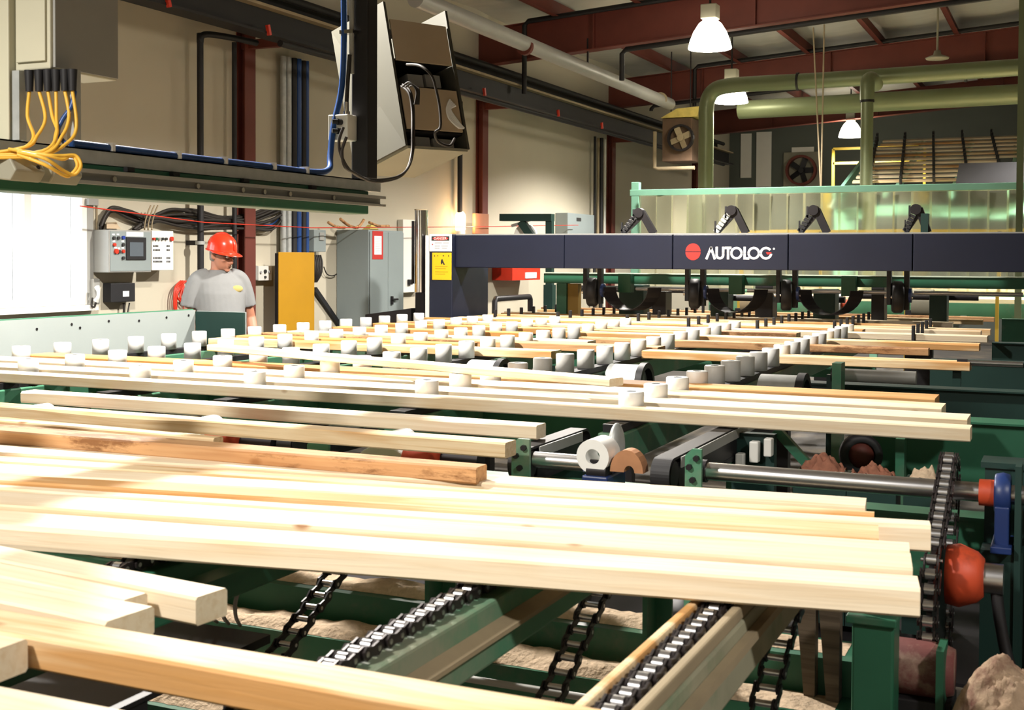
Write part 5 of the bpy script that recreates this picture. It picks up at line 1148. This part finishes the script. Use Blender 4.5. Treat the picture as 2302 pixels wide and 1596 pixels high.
# hold-down wheels hanging from the gantry
for k, px in enumerate((1332, 1562, 1768, 2018)):
    a = onY(GY + .38, px, 640); x = a.x; y = GY + .38
    t = thing('hold_down', '%s black hold-down wheel hanging below the navy gantry' % ['leftmost', 'second from left', 'third from left', 'rightmost'][k], 'hold-down wheel', (x, y, 1.2), 'hold-down wheels under the gantry')
    b = MB(); b.box(x - .085, x - .05, y - .02, y + .05, 1.28, gz0 + .1); b.box(x + .05, x + .09, y - .02, y + .05, 1.24, gz0 + .1); b.build('hanger', 'black', t, .004)
    b = MB(); b.lathe([(.02, -.045), (.115, -.045), (.13, -.03), (.13, .03), (.115, .045), (.02, .045)], (x, y, 1.345), (1, .2, 0), 24); b.build('wheel', 'black', t)
    MB().cyl((x - .1, y, 1.345), (x + .12, y, 1.345), .018, 12).build('axle', 'chrome', t)
    MB().cyl((x + .091, y, 1.36), (x + .11, y, 1.36), .06, 18).build('brake_drum', 'bluepaint', t)
    b = MB(); n = 14; pr = []
    x2 = x + (.40 if k < 3 else .3)
    for j in range(n + 1):
        u = j / n; ang = pi * (1.0 + u * 1.0); pr.append((x + .33 + .21 * math.cos(ang) + .02, y + .02, 1.36 + .20 * math.sin(ang) + .03))
    vs = []; fs = []
    for i, q0 in enumerate(pr):
        c_ = Vector((x + .35, y + .02, 1.39)); o = (Vector(q0) - c_).normalized() * .006
        for dy in (-.04, .06): vs += [Vector(q0) + Vector((dy * .9, dy, 0)), Vector(q0) + o + Vector((dy * .9, dy, 0))]
    for i in range(n):
        a0 = i * 4; a1 = a0 + 4; fs += [(a0, a1, a1 + 2, a0 + 2), (a0 + 1, a0 + 3, a1 + 3, a1 + 1), (a0, a0 + 1, a1 + 1, a1), (a0 + 2, a1 + 2, a1 + 3, a0 + 3)]
    fs += [(0, 2, 3, 1), (n * 4, n * 4 + 1, n * 4 + 3, n * 4 + 2)]
    if k < 3: b.add(vs, fs); b.build('spring_strap', 'blacksteel', t)
# green arm with white sheave left of the gantry, on the wall side
t = thing('sheave_bracket', 'green bracket with a white sheave standing above the left end of the navy beam', 'bracket', onY(12, 1185, 520))
def g2(px, py, y=12.0): return onY(y, px, py)
b = MB(); b.bar(g2(1127, 489), g2(1243, 489), .1, .075); b.bar(g2(1172, 498), g2(1198, 535), .08, .07, (0, 1, 0)); b.bar(g2(1236, 482), g2(1236, 640), .07, .07, (0, 1, 0)); b.build('arm', 'green_dark', t)
p = g2(1175, 530); MB().cyl(p + Vector((0, .06, 0)), p + Vector((0, .1, 0)), .13, 26).build('sheave', 'white', t)
MB().bar(g2(1150, 508), g2(1225, 484), .03, .02, (0, 1, 0)).build('link_bar', 'steel', t)
b = MB(); x = onY(12, 1236, 600).x; b.box(x - .05, x + .05, 11.95, 12.05, 0, onY(12, 1236, 640).z); b.build('leg', 'green_dark', t)
# strip curtain
SY = 13.0
t = thing('strip_curtain', 'pale green frame with clear plastic strips behind the navy gantry', 'strip curtain', (-2, SY, 0))
xl = onY(SY, 1430, 430).x; zr = onY(SY, 1430, 434).z; dz = .022
b = MB(); b.box(xl - .045, xl + .045, SY - .04, SY + .04, 0, onY(SY, 1430, 410).z); b.build('frame_post', 'mint', t, .005)
MB().box(xl - .06, 1.2, SY - .041, SY + .041, zr - .035, zr + .035).build('frame_rail', 'mint', t, .005)
MB().box(1.12, 1.2, SY - .04, SY + .04, 0, zr - .036).build('frame_post', 'mint', t)
rnd = random.Random(3)
n = 26; x = xl + .06
for k in range(n):
    w = .20; b = MB(); vs = []; fs = []; m_ = 10; y = SY - .055 if k % 2 else SY - .062
    tw = rnd.uniform(-.02, .02)
    for i in range(m_ + 1):
        v = i / m_; z = zr - .03 - v * 1.0; sw_ = .012 * math.sin(v * 3 + k)
        for j in range(5): u = j / 4; vs.append((x + w * u, y + sw_ + tw * (u - .5) * v + .008 * math.sin(u * pi + k), z))
    for i in range(m_):
        for j in range(4): fs.append((i * 5 + j, i * 5 + j + 1, (i + 1) * 5 + j + 1, (i + 1) * 5 + j))
    b.add(vs, fs, True); o = b.build('vinyl_strip', 'clear', t)
    x += .178
    if x > .7: break
# outfeed machinery behind the gantry
for k, (y, z, lab) in enumerate(((14.3, 1.18, 'near pale board pile behind the strip curtain'), (15.6, 1.25, 'far pale board pile behind the strip curtain'))):
    for j in range(6):
        o = MB().box(-3.6 + .1 * j, .6, y + .16 * j, y + .16 * j + .12, z, z + .045)
        one('board', o, ['wood', 'wood_warm'][j % 2], '%s board of the %s' % (ORD[j], lab), 'board', 'boards behind the curtain')
    t2 = thing('outfeed_table', 'green outfeed table under the %s' % lab, 'table', (-1.5, y + .5, 0))
    MB().box(-3.9, .8, y - .05, y + 1.0, z - .16, z - .002).build('table_bed', 'green_light', t2)
    for x in (-3.7, -1.6, .6): MB().box(x - .05, x + .05, y, y + .1, 0, z - .161).build('leg', 'green_dark', t2)
for k, (px, py, y, r, m, lab) in enumerate(((1445, 672, 12.4, .12, 'duststeel', 'dusty round housing left under the gantry'), (1690, 680, 12.4, .1, 'duststeel', 'dusty round housing in the middle under the gantry'), (1870, 682, 12.6, .11, 'galv', 'grey round housing right of the middle under the gantry'), (2075, 680, 12.6, .13, 'beigegrey', 'pale round housing under the rightmost hold-down wheel'))):
    p = onY(y, px, py); t = thing('blower_housing', lab, 'housing', (p.x, y, p.z - r), 'round housings behind the gantry')
    MB().cyl((p.x - .1, y, p.z), (p.x + .1, y, p.z), r, 22).build('drum', m, t, .01)
    MB().box(p.x - .16, p.x + .1, y - .05, y + .05, 0, p.z - r * .6).build('foot', 'blacksteel', t)
    MB().cyl((p.x + .1, y - .02, p.z), (p.x + .2, y - .02, p.z), r * .4, 14).build('motor', 'redmotor' if k > 1 else 'blacksteel', t)
# inclined sorter with boards at the back right
p0 = onY(18, 1895, 424); zt = onY(21.2, 2000, 322).z; z0 = p0.z; xl = p0.x; xr = .6; y0, y1 = 18.0, 21.2
t = thing('inclined_sorter', 'pale green inclined board elevator at the back right', 'elevator', (-1.2, 19.6, 0))
def sl(u): return y0 + (y1 - y0) * u, z0 + (zt - z0) * u
b = MB()
for x in (xl, xl + .75, xl + 1.5, xl + 2.2, xl + 2.9): b.bar((x, y0 - .5, z0 - .14), (x, y1, zt), .05, .1)
b.build('slope_rail', 'mint', t)
b = MB(); b.prism([(xl - .03, y0 - .6, z0 - .3), (xl - .03, y1 + .1, z0 - .3), (xl - .03, y1 + .1, zt + .02)], (-.02, 0, 0)); b.build('side_sheet', mat('pale_mint', (.42, .58, .48), .6, 0, .1, 3), t)
b = MB()
for (x, y) in ((xl, y0), (xr, y0), (xl, y1), (xr, y1)): b.box(x - .06, x + .06, y - .06, y + .06, 0, z0 - .3)
b.box(xl, xr, y0 - .1, y0 + .02, z0 - .42, z0 - .28); b.build('support', 'mint', t)
rnd = random.Random(11)
for i in range(11):
    u = (i + .3) / 11; y, z = sl(u); xx0 = xl + .1 + .05 * rnd.random(); xx1 = xr if (i > 4 or i == 0) else (-1.55 + .12 * i + .1 * rnd.random())
    o = MB().cbox(((xx0 + xx1) / 2, y, z + .075), xx1 - xx0, .10, .026, Euler((math.atan2(zt - z0, y1 - y0), 0, 0)))
    one('board', o, 'wood' if i % 3 else 'wood_warm', '%s board from the bottom on the inclined elevator' % ORD[i], 'board', 'boards on the elevator')
LUG = None; n_ = 0
for i in range(12):
    u = (i + .0) / 11; y, z = sl(u)
    for j in range(7):
        x = xl + .35 + j * .44 - .05 * i * .6
        if x <= xl: continue
        if LUG is None: LUG = MB().cbox((x, y - .02, z + .10), .03, .08, .14, Euler((.3, 0, 0))).build('lug', 'black', t); L0 = Vector((x, y, z))
        else: c_ = LUG.copy(); COL.objects.link(c_); c_.parent = t; c_.location = Vector((x, y, z)) - L0
one('hopper', MB().hexa([(-1.45, 17.6, 2.60), (-.35, 17.6, 2.6), (-.35, 17.9, 2.6), (-1.45, 17.9, 2.6), (-1.4, 17.6, 2.94), (-.3, 17.6, 2.94), (-.3, 17.9, 2.94), (-1.4, 17.9, 2.94)]), 'black', 'dark box in front of the inclined elevator', 'box')
# ducts
b = MB(); p = onY(16, 1586, 430); ztop = onY(16, 1600, 196).z; xr0 = p.x
b.path([(xr0, 16, 1.2), (xr0, 16, 2.4), (xr0, 16, ztop - .5), (xr0, 16, ztop - .3), (xr0 + .03, 16, ztop - .14), (xr0 + .12, 15.98, ztop - .04), (xr0 + .3, 15.96, ztop), (xr0 + .7, 15.9, ztop), (xr0 + 2.0, 15.75, ztop - .02), (1.5, 15.5, ztop + .0)], .10, 16)
t = thing('dust_duct', 'green grey duct with an elbow running right under the roof', 'duct', (xr0, 16, 1.2)); b.build('duct', 'duct', t)
for x in (-3.2, -2.2, -1.2, -.3): MB().cyl((x - .015, 15.83, ztop - .012), (x + .015, 15.83, ztop - .012), .115, 18).build('duct_band', 'darksteel', t)
one('dust_duct', MB().cyl((-4.35, 17.45, ztop - .14), (1.6, 16.9, ztop - .14), .13, 18), 'duct', 'second horizontal duct just below and behind the elbow duct', 'duct')
p = onY(15, 1947, 430); zt2 = onY(15, 1947, 186).z
t = thing('dust_duct', 'vertical green grey duct standing right of the far lamps', 'duct', (p.x, 15, 1.2))
MB().cyl((p.x, 15, 1.2), (p.x, 15, zt2 - .2), .072, 18).build('duct', 'duct', t); MB().path([(p.x, 15, zt2 - .2), (p.x, 15, zt2 - .05), (p.x, 15.05, zt2 + .03), (p.x + .02, 15.2, zt2 + .07), (p.x + .02, 15.55, zt2 + .05)], .085, 16).build('elbow', 'duct', t)
MB().cyl((p.x, 15, zt2 - .23), (p.x, 15, zt2 - .2), .082, 18).build('duct_band', 'darksteel', t)
MB().cyl((p.x, 15, 1.15), (p.x, 15, 1.199), .1, 18).build('base_flange', 'darksteel', t)
# hanging ropes
for k, (pa, pb) in enumerate((((1828, 62), (1845, 420)), ((1853, 55), (1846, 420)))):
    a = onY(14.3, *pa); c = onY(14.3, *pb); one('hanging_rope', MB().path([a, (a + c) / 2, c], .01, 6), 'duststeel', ['left strand of the thin rope hanging from the second red rafter', 'right strand of the thin rope hanging from the second red rafter'][k], 'rope', 'hanging ropes')
# unlit fixture on the roof, conduits along rafters
a = onY(17, 2107, 135); t = thing('unlit_lamp', 'small unlit pendant fixture near the top right', 'lamp', (a.x, 17, a.z))
MB().lathe([(.0, 0), (.14, .01), (.15, .03), (.05, .07), (.04, .12), (.0, .12)], a, n=20).build('reflector', 'beigegrey', t)
MB().cyl(a + Vector((0, 0, .12)), (a.x, 17, roofz(a.x) + .1), .014, 8).build('stem', 'beigegrey', t)
for k, (y, xl_, xr_, zo, lab) in enumerate(((14.27, -6.3, 5, -.0, 'dark conduit along the top of the nearest red rafter'), (14.25, -5.0, 5, -.53, 'dark conduit along the foot of the nearest red rafter'), (19.15, -5.5, 5, .03, 'dark conduit along the top of the second red rafter'), (19.1, -6.2, 5, -.52, 'dark conduit along the foot of the second red rafter'))):
    b = MB(); b.path([(xl_, y, roofz(xl_) - .9 if k in (0, 1) else roofz(xl_) - .6), (xl_, y, roofz(xl_) + zo - .05), (xl_ + .05, y, roofz(xl_) + zo), (xr_, y, roofz(xr_) + zo)], .032, 10, smooth_pts=False); one('conduit', b, 'darksteel', lab, 'conduit', 'rafter conduits')
# far end
t = thing('wall_fan', 'large dark exhaust fan on the far wall', 'fan', onY(27.1, 1802, 420))
c = onY(27.1, 1802, 383); MB().tube((c.x, 26.98, c.z), (c.x, 27.19, c.z), .33, .28, 30).build('fan_ring', 'rust', t)
MB().box(c.x - .4, c.x + .4, 27.14, 27.195, c.z - .4, c.z + .4).build('fan_frame', 'beigegrey', t)
b = MB()
for k in range(5): u = k * 2 * pi / 5; b.cbox((c.x + .14 * math.cos(u), 27.08, c.z + .14 * math.sin(u)), .26, .01, .12, Euler((.4, -u, 0)))
b.build('fan_blades', 'black', t); MB().cyl((c.x, 27.02, c.z), (c.x, 27.13, c.z), .06, 14).build('fan_hub', 'black', t)
for k, (p0, p1, q0, q1) in enumerate(((1665, 1690, 300, 400), (1700, 1735, 296, 420), (1780, 1830, 330, 355))):
    a = onY(27.19, p0, q1); c = onY(27.19, p1, q0); one('wall_sheet', MB().box(a.x, c.x, 27.17, 27.195, a.z, c.z), 'white', ['left pale sheet on the far wall', 'second pale sheet on the far wall', 'pale sheet above the exhaust fan'][k], 'sheet', 'far wall sheets')
b = MB(); a = onY(25, 1873, 400); c = onY(25, 1935, 333)
b.bar((a.x, 25, 0), (a.x, 25, c.z), .05, .05, (0, 1, 0)); b.bar((a.x, 25, c.z), (c.x + 1.2, 25, c.z), .05, .05); b.bar((a.x, 25, (a.z + c.z) / 2), (c.x + 1.2, 25, (a.z + c.z) / 2), .05, .05); b.bar((c.x + 1.2, 25, 0), (c.x + 1.2, 25, c.z), .05, .05, (0, 1, 0))
one('handrail', b, mat('yellow_rail', (.35, .25, .02), .5), 'yellow handrail at the back between the exhaust fan and the elevator', 'handrail')
b = MB(); y = 13.7
for z in (1.7, 1.95): b.bar((-3.4, y, z), (.4, y, z), .035, .035)
for x in (-3.4, -2.5, -1.6, -.7, .2): b.bar((x, y, 0), (x, y, 1.95), .035, .035, (0, 1, 0))
one('handrail', b, mat('ochre_rail', (.42, .27, .03), .5), 'ochre handrail seen through the clear strips', 'handrail')
p = onY(12.6, 2296, 200); one('roof_post', MB().box(p.x - .03, p.x + .03, 12.57, 12.63, 0, roofz(p.x) - .2), 'duct', 'slim grey green post at the right edge of the frame', 'post')
# ================================================================ PERSON
def remesh(b, name, m, parent, mw, voxel, smooth=3):
    me = bpy.data.meshes.new(name); me.from_pydata([tuple(v) for v in b.v], [], b.f)
    bm = bmesh.new(); bm.from_mesh(me); bmesh.ops.recalc_face_normals(bm, faces=bm.faces); bm.to_mesh(me); bm.free()
    o = bpy.data.objects.new(name, me); COL.objects.link(o)
    r = o.modifiers.new('r', 'REMESH'); r.mode = 'VOXEL'; r.voxel_size = voxel
    s = o.modifiers.new('s', 'SMOOTH'); s.iterations = smooth; s.factor = .5
    dg = bpy.context.evaluated_depsgraph_get(); dg.update()
    m2 = bpy.data.meshes.new_from_object(o.evaluated_get(dg)); bpy.data.objects.remove(o)
    return finish(m2, name, m, parent, mw)
def finish(me, name, m, parent, mw):
    me.transform(mw); me.materials.clear(); me.materials.append(M[m]); me.name = name
    me.polygons.foreach_set('use_smooth', [True] * len(me.polygons))
    o = bpy.data.objects.new(name, me); COL.objects.link(o); o.parent = parent; WL[o.name] = WL[parent.name]
    return o
def mbpart(b, name, m, parent, mw, sm=True):
    me = bpy.data.meshes.new(name); me.from_pydata([tuple(v) for v in b.v], [], b.f)
    bm = bmesh.new(); bm.from_mesh(me); bmesh.ops.recalc_face_normals(bm, faces=bm.faces); bm.to_mesh(me); bm.free()
    return finish(me, name, m, parent, mw)
def eloft(b, secs, n=28):   # (cx, cy, z, rx, ry)
    return b.rings([[(cx + rx * math.cos(2 * pi * k / n), cy + ry * math.sin(2 * pi * k / n), z) for k in range(n)] for cx, cy, z, rx, ry in secs], True)
MAN = (-6.0, 7.78, 0)
man = thing('person', 'man in a red hard hat, glasses and grey T-shirt standing behind the deck, looking right', 'person', MAN)
BW = Matrix.Rotation(math.atan2(.84, .54), 4, 'Z')           # local -y turned to the body's facing
BS = Matrix.Diagonal((1, 1, 1.05, 1))
HR = Matrix.Translation((0, -.005, 1.535)) @ Matrix.Rotation(math.radians(28), 4, 'Z') @ Matrix.Rotation(math.radians(10), 4, 'X') @ Matrix.Diagonal((.92, .92, .93, 1)) @ Matrix.Translation((0, 0, -1.5))
def hp(*p): return HR @ Vector(p)
body = MB()
# legs, trunk
for s in (-1, 1):
    body.path([(s * .10, 0, .93), (s * .105, -.005, .70), (s * .11, -.005, .48), (s * .115, .015, .28), (s * .12, .02, .06)], lambda u: .088 - .045 * u + .008 * math.sin(u * 6), 16)
    body.path([(s * .12, .04, .045), (s * .125, -.06, .04), (s * .135, -.16, .03)], lambda u: .036 - .008 * u, 12)
eloft(body, [(0, 0, .82, .13, .10), (0, 0, .92, .175, .125), (0, -.01, 1.05, .17, .135), (0, -.015, 1.18, .172, .135), (0, 0, 1.32, .165, .11), (0, .01, 1.40, .135, .08), (0, .015, 1.45, .09, .065), (0, .015, 1.48, .06, .055)])
body.path([(0, .02, 1.44), (0, .012, 1.52), (0, .005, 1.60)], lambda u: .062 - .004 * u, 18)
def limb(s, el, wr):
    body.path([(s * .14, .01, 1.40), (s * .175, .01, 1.37), (s * .21, .01, 1.28), el], lambda u: .046 - .003 * u, 14)
    body.path([el, [(el[i] * .55 + wr[i] * .45) for i in range(3)], wr], lambda u: .045 + .004 * math.sin(u * pi) - .016 * u, 14)
    w = Vector(wr); d = (w - Vector(el)).normalized(); side = Vector((1, 0, 0)); side = (side - d * side.dot(d)).normalized(); nrm = d.cross(side)
    for k in range(4): body.path([w, w + d * .04 + side * (k - 1.5) * .017, w + d * .088 + side * (k - 1.5) * .021], lambda u: .017 - .004 * u, 10)
    for k, L in enumerate((.062, .072, .068, .052)):
        f0 = w + d * .085 + side * (k - 1.5) * .0215; f1 = f0 + d * L * .45 + nrm * .006 * (1 if s > 0 else 1); f2 = f1 + d * L * .3 - Vector((0, -.012, .014)); f3 = f2 + d * L * .2 - Vector((0, -.014, .010))
        body.path([f0 - d * .02, f0, f1, f2, f3], lambda u: .0092 - .002 * u, 8)
    ts = -side * s
    body.path([w + d * .02 + ts * .02, w + d * .05 + ts * .042, w + d * .078 + ts * .046, w + d * .1 + ts * .04], lambda u: .0125 - .003 * u, 8)
limb(-1, (-.245, .03, 1.12), (-.205, -.17, .955))
limb(1, (.262, .035, 1.11), (.262, -.10, .885))
# head (face towards -y)
head = MB()
eloft(head, [(0, -.012, 1.513, .03, .035), (0, -.022, 1.525, .047, .058), (0, -.018, 1.55, .058, .078), (0, -.006, 1.585, .067, .092), (0, .0, 1.625, .0735, .098), (0, .004, 1.665, .077, .101), (0, .008, 1.705, .073, .096), (0, .012, 1.735, .052, .070), (0, .015, 1.75, .02, .03)])
head.path([(0, -.096, 1.636), (0, -.108, 1.612), (0, -.122, 1.592), (0, -.105, 1.582)], lambda u: .008 + .008 * u, 10)
for s in (-1, 1):
    head.ball((s * .013, -.104, 1.586), .011, 8)
    head.path([(s * .045, -.078, 1.652), (s * .02, -.096, 1.652), (s * .005, -.097, 1.648)], .0085, 8)
    head.ball((s * .042, -.072, 1.605), .022, 10, (1, .8, .8))
    head.path([(s * .074, .012, 1.655), (s * .083, .022, 1.645), (s * .082, .022, 1.615), (s * .074, .010, 1.600)], lambda u: .011 + .004 * math.sin(u * pi), 8)
head.path([(-.024, -.092, 1.562), (0, -.102, 1.566), (.024, -.092, 1.562)], .007, 8); head.path([(-.02, -.092, 1.549), (0, -.100, 1.548), (.02, -.092, 1.549)], .0075, 8)
head.ball((0, -.082, 1.522), .022, 10, (1.2, .8, .7))
body.v = [BS @ v for v in body.v]
body.path([(0, .02, 1.52), (0, .008, 1.60), (0, .0, 1.65)], .056, 18)
body.add([HR @ v for v in head.v], head.f)
remesh(body, 'body', 'skin', man, BW, .0065, 3)
for s in (-1, 1):
    b = MB(); b.ball(hp(s * .031, -.087, 1.635), .0105, 8); mbpart(b, 'eye', 'paper', man, BW)
b = MB(); b.path([hp(-.022, -.1085, 1.556), hp(0, -.1115, 1.557), hp(.022, -.1085, 1.556)], .0028, 6); mbpart(b, 'mouth_line', mat('lip', (.2, .06, .05), .5) and 'leather', man, BW)
# hair at the sides and back
hb = MB(); eloft(hb, [(0, .026, 1.575, .060, .078), (0, .024, 1.60, .073, .086), (0, .022, 1.64, .079, .094), (0, .020, 1.68, .081, .095)]); h2 = MB(); h2.add([HR @ v for v in hb.v], hb.f); remesh(h2, 'hair', 'hair', man, BW, .006, 2)
# glasses
b = MB()
for s in (-1, 1):
    ring = [hp(s * .033 + .024 * math.cos(2 * pi * k / 16), -.106 + .012 * abs(math.cos(2 * pi * k / 16)) * (1 if math.cos(2 * pi * k / 16) * s > 0 else 0), 1.634 + .017 * math.sin(2 * pi * k / 16)) for k in range(16)]
    b.path(ring, .0022, 6, closed=True, smooth_pts=False); b.path([hp(s * .057, -.094, 1.64), hp(s * .080, -.03, 1.642), hp(s * .084, .02, 1.645)], .0022, 6)
b.path([hp(-.01, -.107, 1.638), hp(0, -.111, 1.641), hp(.01, -.107, 1.638)], .0022, 6); mbpart(b, 'glasses', 'ink', man, BW)
# hard hat with peak
b = MB(); R_ = []
for (r, z) in ((.112, 0), (.120, .0), (.120, .012), (.119, .035), (.114, .07), (.100, .105), (.074, .132), (.038, .147), (.004, .151)):
    R_.append([hp(r * .93 * math.cos(2 * pi * k / 36), .008 + r * 1.14 * math.sin(2 * pi * k / 36), 1.665 + z) for k in range(36)])
b.rings(R_, False); b.add(R_[-1], [tuple(range(36))])
hat = mbpart(b, 'hard_hat', 'hat', man, BW)
b = MB(); A_ = []; n = 20
for i in range(n + 1):
    u = pi + pi * i / n; c_, s_ = math.cos(u), math.sin(u); e = .010 + .052 * max(0, -s_) ** 1.5
    row = []
    for f, dz in ((0, .006), (.5, .004), (1, -.004), (1, -.009), (.5, -.002), (0, -.001)): row.append(hp((.111 + e * f) * c_, .008 + (.1355 + e * f) * s_, 1.665 + dz - .006 * f * max(0, -s_)))
    A_.append(row)
b.rings(A_, True); mbpart(b, 'peak', 'hat', hat, BW)
b = MB(); rr = []
for k in range(36): u = 2 * pi * k / 36; rr.append(hp(.115 * math.cos(u), .008 + .140 * math.sin(u), 1.667))
b.path(rr, .0055, 8, closed=True, smooth_pts=False); mbpart(b, 'rim', 'hat', hat, BW)
b = MB(); b.path([hp(0, -.131, 1.70), hp(0, -.120, 1.745), hp(0, -.075, 1.793), hp(0, .0, 1.818), hp(0, .08, 1.80), hp(0, .13, 1.75), hp(0, .143, 1.70)], .009, 8); mbpart(b, 'crown_ridge', 'hat', hat, BW)
# T-shirt
b = MB()
eloft(b, [(0, .0, .90, .185, .135), (0, -.008, .95, .188, .15), (0, -.022, 1.06, .186, .165), (0, -.024, 1.16, .188, .165), (0, -.008, 1.30, .20, .145), (0, .006, 1.38, .19, .12), (0, .012, 1.425, .15, .098), (0, .012, 1.455, .10, .08), (0, .012, 1.472, .078, .07)])
for s in (-1, 1): b.path([(s * .09, .012, 1.425), (s * .15, .012, 1.41), (s * .185, .012, 1.375), (s * .215, .014, 1.29), (s * .235, .02, 1.20)], lambda u: .062 + .006 * u, 18)
for k in range(5): b.path([(-.17 + .01 * k, -.10, 1.14 - .03 * k), (-.05, -.170 + .004 * k, 1.10 - .04 * k), (.10, -.155, 1.13 - .045 * k)], .010, 6)
b.v = [BS @ v for v in b.v]
shirt = remesh(b, 't_shirt', 'shirt', man, BW, .008, 5)
b = MB(); b.ball((.10, -.118, 1.40), .045, 12, (1.0, .3, .62)); print_ = mbpart(b, 'chest_print', mat('yellow_print', (.42, .33, .10), .8) and 'yellow', man, BW)
print_.data.materials.clear(); print_.data.materials.append(mat('faded_yellow_print', (.45, .36, .13), .9))
# trousers and boots
b = MB()
eloft(b, [(0, 0, .80, .16, .12), (0, 0, .90, .187, .137), (0, -.01, .985, .185, .148)])
for s in (-1, 1): b.path([(s * .095, 0, .86), (s * .105, 0, .70), (s * .112, 0, .48), (s * .117, .015, .28), (s * .122, .02, .07)], lambda u: .102 - .03 * u, 18)
b.v = [BS @ v for v in b.v]
remesh(b, 'trousers', 'jeans', man, BW, .010, 3)
for s in (-1, 1):
    b = MB(); b.path([(s * .12, .05, .05), (s * .125, -.03, .05), (s * .132, -.12, .04), (s * .138, -.175, .035)], lambda u: .05 - .012 * u, 14); b.path([(s * .121, .022, .17), (s * .121, .024, .06)], .055, 14)
    remesh(b, 'boot', 'leather', man, BW, .009, 2)
